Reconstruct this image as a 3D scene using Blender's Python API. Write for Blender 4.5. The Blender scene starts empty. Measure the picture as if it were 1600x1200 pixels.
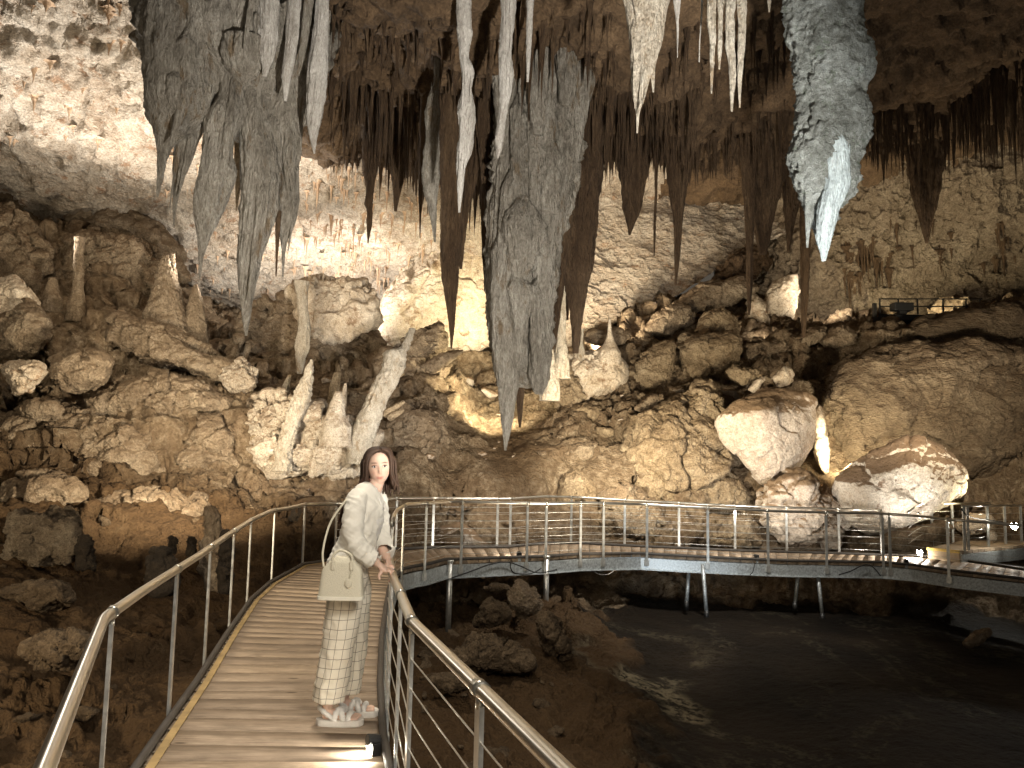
import bpy, bmesh, math, random
import numpy as np
from mathutils import Vector, Matrix
random.seed(7)
S = bpy.context.scene
COL = S.collection
PI = math.pi

# ------------------------------------------------------------------ camera, world, exposure
EYE = np.array([0.0, 0.0, 1.6]); FPX = 1200.0
PITCH = math.atan(118/1200.0); ROLL = math.radians(1.2)
_f = np.array([0, math.cos(PITCH), math.sin(PITCH)]); _u = np.array([0, -math.sin(PITCH), math.cos(PITCH)]); _r = np.array([1.0, 0, 0])
CR = _r*math.cos(ROLL) + _u*math.sin(ROLL); CU = _u*math.cos(ROLL) - _r*math.sin(ROLL)
cam_d = bpy.data.cameras.new('camera'); cam = bpy.data.objects.new('camera', cam_d); COL.objects.link(cam)
cam_d.sensor_width = 36; cam_d.lens = 36*FPX/1600; cam_d.clip_end = 300; cam_d.clip_start = 0.05
cam.matrix_world = Matrix(((CR[0], CU[0], -_f[0], EYE[0]), (CR[1], CU[1], -_f[1], EYE[1]), (CR[2], CU[2], -_f[2], EYE[2]), (0, 0, 0, 1)))
S.camera = cam
W = bpy.data.worlds.new('World'); S.world = W; W.use_nodes = True
W.node_tree.nodes['Background'].inputs[0].default_value = (1.0, 0.86, 0.68, 1)
W.node_tree.nodes['Background'].inputs[1].default_value = 0.028          # faint light of the rest of the lamp-lit cave
S.view_settings.view_transform = 'Standard'; S.view_settings.look = 'None'; S.view_settings.gamma = 1
S.view_settings.exposure = 1.55
S.cycles.use_denoising = True
S.cycles.max_bounces = 5; S.cycles.diffuse_bounces = 3; S.cycles.glossy_bounces = 3
S.cycles.sample_clamp_indirect = 4.0

def ray(px, py):
    return _f + CR*((px-800)/FPX) + CU*((600-py)/FPX)
def P(px, py, Y):                       # the point seen there at Y metres ahead
    d = ray(px, py); return EYE + d*(Y/d[1])
def G(px, py, z=0.0):                   # the point seen there at height z
    d = ray(px, py); return EYE + d*((z-EYE[2])/d[2])

# ------------------------------------------------------------------ cave lamps (floodlights behind rocks and along the path, then added unseen fills)
WARM = (1.0, 0.74, 0.42); CREAM = (1.0, 0.87, 0.68); COOL = (0.82, 0.92, 1.0); WHITE = (1.0, 0.94, 0.84); YEL = (1.0, 0.86, 0.56)
def lamp(name, loc, target, watts, col, angle=90, blend=0.6, r=0.12):
    d = bpy.data.lights.new(name, 'SPOT'); o = bpy.data.objects.new(name, d); COL.objects.link(o)
    d.energy = watts; d.color = col; d.spot_size = math.radians(angle); d.spot_blend = blend; d.shadow_soft_size = r
    o.location = loc
    o.rotation_euler = (Vector(target)-Vector(loc)).to_track_quat('-Z', 'Y').to_euler()
    return o
def bulb(name, loc, watts, col, r=0.1):
    d = bpy.data.lights.new(name, 'POINT'); o = bpy.data.objects.new(name, d); COL.objects.link(o)
    d.energy = watts; d.color = col; d.shadow_soft_size = r; o.location = loc
    return o
PW = (1.0, 0.85, 0.62)
lamp('flood_1', P(495, 528, 21.0), P(520, 380, 24), 620, WHITE, 165, .8, .3)
lamp('flood_2', (-6.3, 16.9, 5.2), (-6.5, 14.5, 9.5), 620, WHITE, 160, .8, .3)
lamp('flood_3', (-10.2, 16.2, 5.6), (-8.5, 13.0, 9.5), 480, WHITE, 150, .8, .3)
lamp('flood_4', P(735, 500, 20.0), P(735, 420, 23), 150, YEL, 150, .8, .15)
lamp('flood_5', P(790, 630, 17.8), P(720, 590, 20), 240, YEL, 160, .8, .12)
lamp('flood_6', P(935, 540, 21.5), P(1000, 400, 24.5), 900, PW, 150, .8, .2)
lamp('flood_7', P(1186, 530, 21.2), P(1186, 480, 22.4), 25, CREAM, 150, .8, .1)
lamp('flood_8', P(1450, 478, 21.4), P(1460, 420, 22.8), 170, YEL, 165, .8, .15)
lamp('flood_9', P(1300, 480, 21.5), P(1280, 400, 24), 130, CREAM, 150, .8, .15)
lamp('bank_flood', (-.6, 11.4, 1.9), P(510, 640, 14.2), 260, WHITE, 85, .9, .12)
lamp('left_bank_flood', (-4.2, 10.4, 1.4), (-7.0, 15.0, 2.8), 620, PW, 130, .9, .2)
lamp('crest_flood', (-6.2, 10.0, 4.8), (-6.0, 17.5, 5.2), 330, PW, 110, .9, .2)
lamp('hill_flood', (2.0, 13.7, 1.8), (3.6, 18.5, 3.8), 620, (1.0, .86, .62), 135, .9, .2)
lamp('slope_flood', (-.6, 13.6, 1.4), (.3, 17.5, 2.2), 130, CREAM, 120, .9, .2)
lamp('boulder_flood', (5.0, 14.0, .6), (5.9, 17.0, 2.4), 150, WHITE, 110, .9, .15)
lamp('lit_boulder_flood', P(1455, 855, 15.0), P(1420, 740, 16), 80, WHITE, 100, .9, .1)
lamp('yellow_gap_lamp', P(1305, 735, 16.9), P(1370, 640, 18), 120, YEL, 160, .8, .08)
lamp('yellow_rim_lamp', P(1545, 790, 16.4), P(1490, 740, 16.3), 60, YEL, 130, .8, .08)
lamp('mass_flood', (8.6, 13.6, 3.0), (9.4, 18, 4), 400, PW, 130, .9, .2)
lamp('stump_lamp', P(462, 803, 13.45), P(430, 770, 14), 16, CREAM, 150, .8, .05)
lamp('pit_spot', (1.7, 1.6, .2), (-.2, 10.5, 5.6), 2400, (1.0, .94, .84), 58, .6, .12)
lamp('giant_spot', (1.6, 3.8, -.3), P(1295, 230, 6.8), 140, COOL, 48, .7, .12)
lamp('beam_flood', (3.2, 10.2, -.7), (3.2, 13.8, -.1), 60, COOL, 44, .9, .2)
lamp('added_pit_bank_fill', (-.35, 5.2, .75), (.4, 9.6, -.9), 26, (1.0, .84, .6), 90, .9, .1)  # unseen lamp, added to brighten the soil bank beside the pit
lamp('added_soil_fill', (-5.2, 2.6, 1.0), (-6.0, 9, 0), 460, (1.0, .82, .56), 125, .9, .3)  # unseen fill added to lift the dark soil bank
lamp('added_person_fill', (1.2, .6, 3.4), (-1.0, 4.8, .8), 230, WHITE, 60, .9, .5)  # unseen soft fill added for the woman and the planks around her
lamp('added_walk_fill', (3.6, 10.4, 6.2), (2.6, 13.8, 0), 900, WHITE, 72, .9, .4)  # unseen overhead source added to brighten the far walkway deck
bulb('added_camera_fill', (-.6, -1.5, 3.2), 120, (1.0, .86, .68), .6)  # unseen warm fill, added behind the camera
lamp('added_deck_fill', (-1.6, 6.2, 6.9), (-1.5, 5.9, 0), 460, (1.0, .9, .74), 95, .9, .4)  # unseen source overhead, added to light the near planks
lamp('added_corner_fill', (9.8, 14.8, 2.4), (10.4, 15.2, 9), 150, CREAM, 150, .9, .2)  # unseen light added to lift the dark ceiling in the far corner
lamp('added_lip_fill', (1.8, 12.6, -.4), (1.6, 12.4, 7.4), 190, CREAM, 130, .9, .2)  # unseen light added as ambient for the dark ceiling lobe and its fringe


# ------------------------------------------------------------------ noise (numpy)
_rs = np.random.RandomState(11)
_perm = np.tile(_rs.permutation(256), 3).astype(np.int32)
_g = _rs.normal(size=(256, 3)); _g = (_g/np.linalg.norm(_g, axis=1)[:, None]).astype(np.float32)
def noise(p):
    p = np.asarray(p, np.float32); out = np.empty(len(p), np.float32)
    for a in range(0, len(p), 200000):
        q = p[a:a+200000]; i = np.floor(q).astype(np.int32); f = q-i; i &= 255
        w = f*f*f*(f*(f*6-15)+10); r = 0
        for cx in (0, 1):
            hx = _perm[i[:, 0]+cx]; wx = w[:, 0] if cx else 1-w[:, 0]
            for cy in (0, 1):
                hy = _perm[hx+i[:, 1]+cy]; wy = wx*(w[:, 1] if cy else 1-w[:, 1])
                for cz in (0, 1):
                    g = _g[_perm[hy+i[:, 2]+cz]]
                    d = g[:, 0]*(f[:, 0]-cx)+g[:, 1]*(f[:, 1]-cy)+g[:, 2]*(f[:, 2]-cz)
                    r = r+d*wy*(w[:, 2] if cz else 1-w[:, 2])
        out[a:a+200000] = r*1.6
    return out
def fbm(p, oc=4, gain=0.5, lac=2.07):
    p = np.asarray(p, np.float32); s = 0; a = 1.0; t = 0
    for k in range(oc):
        s = s+a*noise(p+k*17.3); t += a; a *= gain; p = p*lac
    return s/t
def ridge(p, oc=4, gain=0.5, lac=2.1):
    p = np.asarray(p, np.float32); s = 0; a = 1.0; t = 0
    for k in range(oc):
        s = s+a*(1-2*np.abs(noise(p+k*9.1))); t += a; a *= gain; p = p*lac
    return s/t
def billow(p, oc=3, gain=0.5, lac=2.1):
    return -ridge(p, oc, gain, lac)
_cr = _rs.rand(256, 8).astype(np.float32)
def facet(p, crack=0.0):
    """broken-rock relief: every cell of a Voronoi lattice has its own height and tilt; crack deepens the joints"""
    p = np.asarray(p, np.float32); out = np.empty(len(p), np.float32)
    for a in range(0, len(p), 150000):
        q = p[a:a+150000]; i0 = np.floor(q).astype(np.int32); best = np.full(len(q), 9e9, np.float32); sec = best.copy(); val = np.zeros(len(q), np.float32)
        for dx in (-1, 0, 1):
            for dy in (-1, 0, 1):
                for dz in (-1, 0, 1):
                    c = i0+np.array((dx, dy, dz), np.int32); cc = c & 255
                    r = _cr[_perm[_perm[_perm[cc[:, 0]]+cc[:, 1]]+cc[:, 2]]]
                    d = q-(c+r[:, :3]); e = (d*d).sum(1)
                    v = (r[:, 3]-.5)*1.2+(d*(r[:, 4:7]-.5)).sum(1)*1.9
                    nb = e < best; sec = np.where(nb, best, np.minimum(sec, e)); val = np.where(nb, v, val); best = np.where(nb, e, best)
        if crack: val = val-crack*np.exp(-((np.sqrt(sec)-np.sqrt(best))/.06)**2)
        out[a:a+150000] = val
    return out
def smooth(a, b, x):
    t = np.clip((x-a)/(b-a), 0, 1); return t*t*(3-2*t)

# ------------------------------------------------------------------ object helpers
def mesh_np(name, v, faces, m=None, parent=None, smooth_=True, loc=None):
    """one mesh object from numpy verts and an (n,3|4) face array (or list of arrays)"""
    me = bpy.data.meshes.new(name)
    fl = faces if isinstance(faces, list) else [faces]
    v = np.asarray(v, np.float32)
    me.vertices.add(len(v)); me.vertices.foreach_set('co', v.ravel())
    idx = np.concatenate([f.ravel() for f in fl]).astype(np.int32)
    tot = np.concatenate([np.full(len(f), f.shape[1], np.int32) for f in fl])
    me.loops.add(len(idx)); me.loops.foreach_set('vertex_index', idx)
    me.polygons.add(len(tot)); st = np.concatenate([[0], np.cumsum(tot)[:-1]]).astype(np.int32)
    me.polygons.foreach_set('loop_start', st)
    if smooth_: me.polygons.foreach_set('use_smooth', np.ones(len(tot), bool))
    me.update(calc_edges=True); me.validate()
    if m: me.materials.append(m)
    o = bpy.data.objects.new(name, me); COL.objects.link(o)
    if parent: o.parent = parent
    if loc is not None: o.location = loc
    return o
def tag(o, label=None, cat=None, group=None, kind=None):
    if label: o['label'] = label
    if cat: o['category'] = cat
    if group: o['group'] = group
    if kind: o['kind'] = kind
    return o
def empty(name, loc=(0, 0, 0), rz=0):
    o = bpy.data.objects.new(name, None); COL.objects.link(o); o.location = loc; o.rotation_euler.z = rz
    o.empty_display_size = 0.1
    return o
class MB:
    """collects boxes, tubes and rings into one mesh"""
    def __init__(s): s.v = []; s.f = []; s.n = 0
    def add(s, v, f):
        s.v.append(np.asarray(v, np.float32)); s.f += [tuple(int(i)+s.n for i in q) for q in f]; s.n += len(v)
    def box(s, c, size, ax=None):
        c = np.array(c, float); h = np.array(size, float)/2
        A = np.eye(3) if ax is None else np.array(ax, float)
        vs = [c+A[0]*h[0]*i+A[1]*h[1]*j+A[2]*h[2]*k for i in (-1, 1) for j in (-1, 1) for k in (-1, 1)]
        s.add(vs, [(0, 1, 3, 2), (4, 6, 7, 5), (0, 4, 5, 1), (2, 3, 7, 6), (0, 2, 6, 4), (1, 5, 7, 3)])
    def hexa(s, b, t):                   # 4 bottom points, 4 top points
        s.add(list(b)+list(t), [(3, 2, 1, 0), (4, 5, 6, 7)]+[(i, (i+1) % 4, 4+(i+1) % 4, 4+i) for i in range(4)])
    def tube(s, pts, r, n=10, cap=True, sx=1.0, up=None):
        pts = [np.array(p, float) for p in pts]; rr = r if hasattr(r, '__len__') else [r]*len(pts)
        rings = []; ref = None
        for i, p in enumerate(pts):
            t = pts[min(i+1, len(pts)-1)]-pts[max(i-1, 0)]; t = t/(np.linalg.norm(t)+1e-9)
            if ref is None:
                ref = np.array(up if up is not None else ((0, 0, 1.0) if abs(t[2]) < .9 else (1.0, 0, 0)))
            a = np.cross(t, ref); a /= np.linalg.norm(a)+1e-9; b = np.cross(a, t); ref = b
            rings.append([p+(a*math.cos(k*2*PI/n)*sx+b*math.sin(k*2*PI/n))*rr[i] for k in range(n)])
        v = [q for g in rings for q in g]; f = []
        for i in range(len(pts)-1):
            f += [(i*n+k, i*n+(k+1) % n, (i+1)*n+(k+1) % n, (i+1)*n+k) for k in range(n)]
        if cap: f += [tuple(range(n-1, -1, -1)), tuple((len(pts)-1)*n+k for k in range(n))]
        s.add(v, f)
    def build(s, name, m, parent=None, smooth_=False, bevel=0, origin=None):
        me = bpy.data.meshes.new(name); v = np.concatenate(s.v)
        if origin is not None: v = v-np.array(origin)
        me.from_pydata(v.tolist(), [], s.f)
        if smooth_: me.polygons.foreach_set('use_smooth', np.ones(len(s.f), bool))
        if m: me.materials.append(m)
        me.update()
        o = bpy.data.objects.new(name, me); COL.objects.link(o)
        if origin is not None: o.location = origin
        if parent:
            o.parent = parent
            if parent.type == 'EMPTY': o.matrix_parent_inverse = parent.matrix_basis.inverted()
        if bevel:
            b = o.modifiers.new('bevel', 'BEVEL'); b.width = bevel; b.segments = 2; b.limit_method = 'ANGLE'
        return o

# ------------------------------------------------------------------ materials
def newmat(name):
    m = bpy.data.materials.new(name); m.use_nodes = True
    nt = m.node_tree; b = nt.nodes['Principled BSDF']
    return m, nt, b, (lambda t, **k: _node(nt, t, k))
def _node(nt, t, k):
    n = nt.nodes.new(t)
    for a, v in k.items():
        if hasattr(n, a): setattr(n, a, v)
        else: n.inputs[a.replace('_', ' ')].default_value = v
    return n
def ramp(nt, src, stops):
    n = nt.nodes.new('ShaderNodeValToRGB'); nt.links.new(src, n.inputs[0]); e = n.color_ramp.elements
    while len(e) < len(stops): e.new(0.5)
    for i, (p, c) in enumerate(stops):
        e[i].position = p; e[i].color = (c if hasattr(c, '__len__') else (c, c, c))[:3] + (1,) if hasattr(c, '__len__') else (c, c, c, 1)
    return n.outputs[0]
def mixc(nt, fac, a, b, mode='MIX'):
    n = nt.nodes.new('ShaderNodeMix'); n.data_type = 'RGBA'; n.blend_type = mode
    for sock, val in ((n.inputs[0], fac), (n.inputs[6], a), (n.inputs[7], b)):
        if hasattr(val, 'is_output') or isinstance(val, bpy.types.NodeSocket): nt.links.new(val, sock)
        elif hasattr(val, '__len__'): sock.default_value = tuple(val)[:3]+(1,)
        else: sock.default_value = val
    return n.outputs[2]
def rock_mat(name, dark, mid, light, scale=1.0, bump=0.6, dist=0.03, rough=0.9, dirt=None, dirt_amt=0.5, stretch=(1, 1, 1), spots=None, spec=0.3, fine=1.0, patch=None):
    """limestone: three tones by layered noise, brown silt on upward faces, pits and grain as bump"""
    m, nt, b, N = newmat(name); L = nt.links.new
    geo = N('ShaderNodeNewGeometry'); mp = N('ShaderNodeMapping'); L(geo.outputs['Position'], mp.inputs[0]); mp.inputs['Scale'].default_value = stretch
    pos = mp.outputs[0]
    n1 = N('ShaderNodeTexNoise', Scale=0.9*scale, Detail=7.0, Roughness=0.65); L(pos, n1.inputs['Vector'])
    n2 = N('ShaderNodeTexNoise', Scale=6.0*scale, Detail=8.0, Roughness=0.7); L(pos, n2.inputs['Vector'])
    n3 = N('ShaderNodeTexNoise', Scale=26.0*scale*fine, Detail=5.0, Roughness=0.7); L(pos, n3.inputs['Vector'])
    c1 = ramp(nt, n1.outputs[0], [(0.33, dark), (0.5, mid), (0.66, light)])
    c2 = ramp(nt, n2.outputs[0], [(0.32, dark), (0.52, mid), (0.7, light)])
    c = mixc(nt, 0.55, c1, c2)
    v = ramp(nt, n3.outputs[0], [(0.3, (0.58, 0.55, 0.52)), (0.7, (1.28, 1.28, 1.28))])
    c = mixc(nt, 1.0, c, v, 'MULTIPLY')
    if spots:
        n4 = N('ShaderNodeTexNoise', Scale=2.3*scale, Detail=6.0, Roughness=0.75); L(pos, n4.inputs['Vector'])
        c = mixc(nt, ramp(nt, n4.outputs[0], [(0.56, 0.0), (0.64, 0.85)]), c, spots)
    if dirt:
        sx = N('ShaderNodeSeparateXYZ'); L(geo.outputs['Normal'], sx.inputs[0])
        ma = N('ShaderNodeMath', operation='MULTIPLY_ADD'); L(n2.outputs[0], ma.inputs[0]); ma.inputs[1].default_value = 1.1; L(sx.outputs[2], ma.inputs[2])
        c = mixc(nt, ramp(nt, ma.outputs[0], [(0.80, 0.0), (1.15, dirt_amt)]), c, dirt)
    L(c, b.inputs['Base Color']); b.inputs['Roughness'].default_value = rough; b.inputs['Specular IOR Level'].default_value = spec
    vo = N('ShaderNodeTexVoronoi', Scale=7.0*scale); L(pos, vo.inputs['Vector'])
    wv = N('ShaderNodeTexVoronoi', Scale=19.0*scale*fine); L(pos, wv.inputs['Vector'])
    h = N('ShaderNodeMath', operation='MULTIPLY_ADD'); L(n2.outputs[0], h.inputs[0]); h.inputs[1].default_value = 1.6
    h2 = N('ShaderNodeMath', operation='MULTIPLY_ADD'); L(vo.outputs['Distance'], h2.inputs[0]); h2.inputs[1].default_value = 0.5
    h3 = N('ShaderNodeMath', operation='MULTIPLY_ADD'); L(n3.outputs[0], h3.inputs[0]); h3.inputs[1].default_value = 0.9
    h4 = N('ShaderNodeMath', operation='MULTIPLY'); L(wv.outputs['Distance'], h4.inputs[0]); h4.inputs[1].default_value = 0.35
    L(h4.outputs[0], h3.inputs[2]); L(h3.outputs[0], h2.inputs[2]); L(h2.outputs[0], h.inputs[2])
    bp = N('ShaderNodeBump'); bp.inputs['Strength'].default_value = bump; bp.inputs['Distance'].default_value = dist*2.2
    L(h.outputs[0], bp.inputs['Height']); L(bp.outputs[0], b.inputs['Normal'])
    return m
def plain(name, col, rough=0.5, metal=0.0, spec=0.5, nscale=0, var=0.2, bump=0.0, emit=None, es=0):
    m, nt, b, N = newmat(name); L = nt.links.new
    b.inputs['Roughness'].default_value = rough; b.inputs['Metallic'].default_value = metal; b.inputs['Specular IOR Level'].default_value = spec
    b.inputs['Base Color'].default_value = tuple(col)+(1,)
    if nscale:
        tc = N('ShaderNodeTexCoord'); n = N('ShaderNodeTexNoise', Scale=nscale, Detail=5.0, Roughness=0.65); L(tc.outputs['Object'], n.inputs['Vector'])
        lo = tuple(x*(1-var) for x in col); hi = tuple(min(1, x*(1+var)) for x in col)
        L(ramp(nt, n.outputs[0], [(0.3, lo), (0.7, hi)]), b.inputs['Base Color'])
        L(ramp(nt, n.outputs[0], [(0.3, max(0, rough-0.3*var)), (0.7, min(1, rough+0.3*var))]), b.inputs['Roughness'])
        if bump:
            bp = N('ShaderNodeBump'); bp.inputs['Strength'].default_value = bump; bp.inputs['Distance'].default_value = 0.01
            L(n.outputs[0], bp.inputs['Height']); L(bp.outputs[0], b.inputs['Normal'])
    if emit:
        b.inputs['Emission Color'].default_value = tuple(emit)+(1,); b.inputs['Emission Strength'].default_value = es
    return m
M = {}
DIRT = (0.13, 0.075, 0.035)
def floor_mat():
    """brown silt, bare tan limestone on the banks, dark wet mud with pale crusts in the pit"""
    m = rock_mat('cave_floor_silt', (0.042, 0.026, 0.014), (0.10, 0.062, 0.032), (0.22, 0.155, 0.09), 1.0, 1.0, 0.04, dirt=(0.085, 0.05, 0.024), dirt_amt=0.7)
    nt = m.node_tree; b = nt.nodes['Principled BSDF']; N = (lambda t, **k: _node(nt, t, k)); L = nt.links.new
    silt = b.inputs['Base Color'].links[0].from_socket
    geo = N('ShaderNodeNewGeometry'); pos = geo.outputs['Position']
    n1 = N('ShaderNodeTexNoise', Scale=1.3, Detail=8.0, Roughness=0.68); L(pos, n1.inputs['Vector'])
    n2 = N('ShaderNodeTexNoise', Scale=7.0, Detail=8.0, Roughness=0.72); L(pos, n2.inputs['Vector'])
    lime = ramp(nt, n2.outputs[0], [(0.32, (0.10, 0.066, 0.038)), (0.5, (0.27, 0.20, 0.13)), (0.68, (0.50, 0.41, 0.295))])
    lime = mixc(nt, ramp(nt, n1.outputs[0], [(0.40, 0.0), (0.62, 0.8)]), lime, (0.17, 0.115, 0.07))
    sx = N('ShaderNodeSeparateXYZ'); L(geo.outputs['Normal'], sx.inputs[0])
    ma = N('ShaderNodeMath', operation='MULTIPLY_ADD'); L(n2.outputs[0], ma.inputs[0]); ma.inputs[1].default_value = 0.9; L(sx.outputs[2], ma.inputs[2])
    lime = mixc(nt, ramp(nt, ma.outputs[0], [(1.0, 0.0), (1.4, 0.55)]), lime, (0.19, 0.12, 0.065))
    c = mixc(nt, N('ShaderNodeAttribute', attribute_name='limestone').outputs['Fac'], silt, lime)
    mp = N('ShaderNodeMapping'); L(pos, mp.inputs[0]); mp.inputs['Scale'].default_value = (1.0, .45, 1)
    n3 = N('ShaderNodeTexNoise', Scale=.75, Detail=9.0, Roughness=0.66, Distortion=.8); L(mp.outputs[0], n3.inputs['Vector'])
    n4 = N('ShaderNodeTexNoise', Scale=.5, Detail=4.0, Roughness=0.5); L(pos, n4.inputs['Vector'])
    mud = ramp(nt, n4.outputs[0], [(0.38, (0.005, 0.0035, 0.002)), (0.62, (0.026, 0.018, 0.011))])
    n5 = N('ShaderNodeTexNoise', Scale=9.0, Detail=7.0, Roughness=0.75); L(pos, n5.inputs['Vector'])
    crust = N('ShaderNodeMath', operation='MULTIPLY'); L(ramp(nt, n3.outputs[0], [(0.53, 0.0), (0.58, 0.6), (0.64, 0.0)]), crust.inputs[0]); L(ramp(nt, n5.outputs[0], [(0.47, 0.0), (0.56, 1.0)]), crust.inputs[1])
    at2 = N('ShaderNodeAttribute', attribute_name='crust').outputs['Fac']
    c2 = N('ShaderNodeMath', operation='MULTIPLY'); L(at2, c2.inputs[0]); L(ramp(nt, n5.outputs[0], [(0.44, 0.0), (0.53, 1.0)]), c2.inputs[1])
    c3 = N('ShaderNodeMath', operation='MULTIPLY_ADD'); L(crust.outputs[0], c3.inputs[0]); c3.inputs[1].default_value = .3; L(c2.outputs[0], c3.inputs[2]); c3.use_clamp = True
    mud = mixc(nt, c3.outputs[0], mud, (0.30, 0.255, 0.165))
    att = N('ShaderNodeAttribute', attribute_name='mud').outputs['Fac']
    c = mixc(nt, ramp(nt, att, [(0.25, 0.0), (0.75, 1.0)]), c, mud)
    b.inputs['Specular IOR Level'].default_value = .15
    L(c, b.inputs['Base Color'])
    L(ramp(nt, att, [(0.3, 0.9), (0.8, 0.72)]), b.inputs['Roughness'])
    return m
M['floor'] = floor_mat()
M['white'] = rock_mat('pale_ceiling_limestone', (0.36, 0.26, 0.18), (0.62, 0.53, 0.43), (0.80, 0.74, 0.66), 0.9, 1.0, 0.06, stretch=(1.0, 0.7, 1.6), spots=(0.36, 0.215, 0.125))
M['brown'] = rock_mat('brown_ceiling_limestone', (0.05, 0.031, 0.016), (0.105, 0.066, 0.035), (0.19, 0.126, 0.072), 1.0, 0.7, 0.05)
M['tan'] = rock_mat('tan_limestone', (0.14, 0.097, 0.06), (0.33, 0.255, 0.175), (0.54, 0.455, 0.34), 1.0, 1.0, 0.045, dirt=(0.17, 0.11, 0.062), dirt_amt=0.55)
M['gold'] = rock_mat('ochre_limestone', (0.16, 0.11, 0.063), (0.38, 0.29, 0.185), (0.58, 0.48, 0.345), 1.1, 1.0, 0.04, dirt=(0.17, 0.11, 0.06), dirt_amt=0.45)
M['cream'] = rock_mat('cream_limestone', (0.40, 0.31, 0.21), (0.62, 0.53, 0.42), (0.76, 0.70, 0.60), 1.2, 0.7, 0.03, spots=(0.24, 0.15, 0.085), dirt=(0.2, 0.13, 0.075), dirt_amt=0.35)
M['grey'] = rock_mat('grey_dripstone', (0.14, 0.122, 0.098), (0.36, 0.33, 0.28), (0.60, 0.57, 0.51), 1.3, 1.0, 0.045, stretch=(1.7, 1.7, 0.5), rough=0.75, fine=1.0, spots=(0.20, 0.14, 0.08))
M['blue'] = rock_mat('pale_blue_grey_dripstone', (0.05, 0.055, 0.045), (0.31, 0.335, 0.32), (0.68, 0.75, 0.76), 2.6, 1.0, 0.035, rough=0.7, fine=1.8, spots=(0.19, 0.235, 0.18))
M['drip'] = rock_mat('brown_dripstone', (0.035, 0.020, 0.010), (0.10, 0.060, 0.031), (0.21, 0.14, 0.08), 1.3, 1.0, 0.04, stretch=(2.0, 2.0, 0.4), rough=0.75)
M['ivory'] = rock_mat('ivory_dripstone', (0.30, 0.235, 0.16), (0.56, 0.50, 0.41), (0.74, 0.71, 0.63), 2.0, 1.0, 0.03, stretch=(1.3, 1.3, 0.6), rough=0.65, spots=(0.36, 0.26, 0.16))
M['block'] = rock_mat('pinkish_grey_limestone', (0.26, 0.19, 0.135), (0.47, 0.40, 0.33), (0.60, 0.54, 0.47), 1.0, 0.55, 0.03, dirt=(0.2, 0.125, 0.065), dirt_amt=0.85)
M['patchy'] = rock_mat('white_limestone_with_brown_crust', (0.48, 0.39, 0.30), (0.68, 0.62, 0.54), (0.80, 0.76, 0.70), 1.2, 0.8, 0.03, spots=(0.17, 0.10, 0.055), dirt=(0.16, 0.095, 0.05), dirt_amt=0.9)
M['crust'] = rock_mat('white_calcite_crust', (0.34, 0.26, 0.185), (0.58, 0.50, 0.40), (0.76, 0.71, 0.62), 1.4, 1.0, 0.035, spots=(0.27, 0.19, 0.12), dirt=(0.26, 0.17, 0.10), dirt_amt=0.5)
M['porous'] = rock_mat('porous_weathered_limestone', (0.10, 0.07, 0.042), (0.36, 0.28, 0.19), (0.60, 0.50, 0.37), 2.2, 1.0, 0.05)
M['pale'] = rock_mat('pale_grey_dripstone', (0.22, 0.20, 0.175), (0.42, 0.40, 0.37), (0.58, 0.57, 0.55), 1.8, 0.7, 0.02, stretch=(1.5, 1.5, 0.4), rough=0.7, fine=1.3)
M['bluetip'] = rock_mat('pale_blue_calcite', (0.22, 0.26, 0.28), (0.36, 0.43, 0.46), (0.54, 0.61, 0.64), 2.4, 0.8, 0.012, stretch=(1.5, 1.5, 0.4), rough=0.55)
M['rust'] = rock_mat('rust_stained_dripstone', (0.26, 0.165, 0.10), (0.42, 0.30, 0.205), (0.56, 0.44, 0.33), 1.5, 0.5, 0.01, stretch=(2, 2, 0.3))
M['soilstone'] = rock_mat('muddy_stone', (0.05, 0.033, 0.018), (0.13, 0.09, 0.052), (0.27, 0.20, 0.13), 1.6, 1.0, 0.03)
M['darkstub'] = rock_mat('black_stained_dripstone', (0.012, 0.009, 0.006), (0.035, 0.025, 0.016), (0.07, 0.05, 0.03), 2.0, 0.8, 0.03)
M['mass'] = rock_mat('smooth_brown_flowstone', (0.11, 0.076, 0.046), (0.23, 0.17, 0.11), (0.38, 0.305, 0.21), 0.8, 1.0, 0.06, dirt=(0.14, 0.09, 0.05), dirt_amt=0.6, stretch=(1, 1, 1.8))
M['gallery'] = rock_mat('gallery_limestone', (0.12, 0.085, 0.055), (0.27, 0.21, 0.145), (0.46, 0.385, 0.285), 0.9, 1.0, 0.06)
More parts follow.
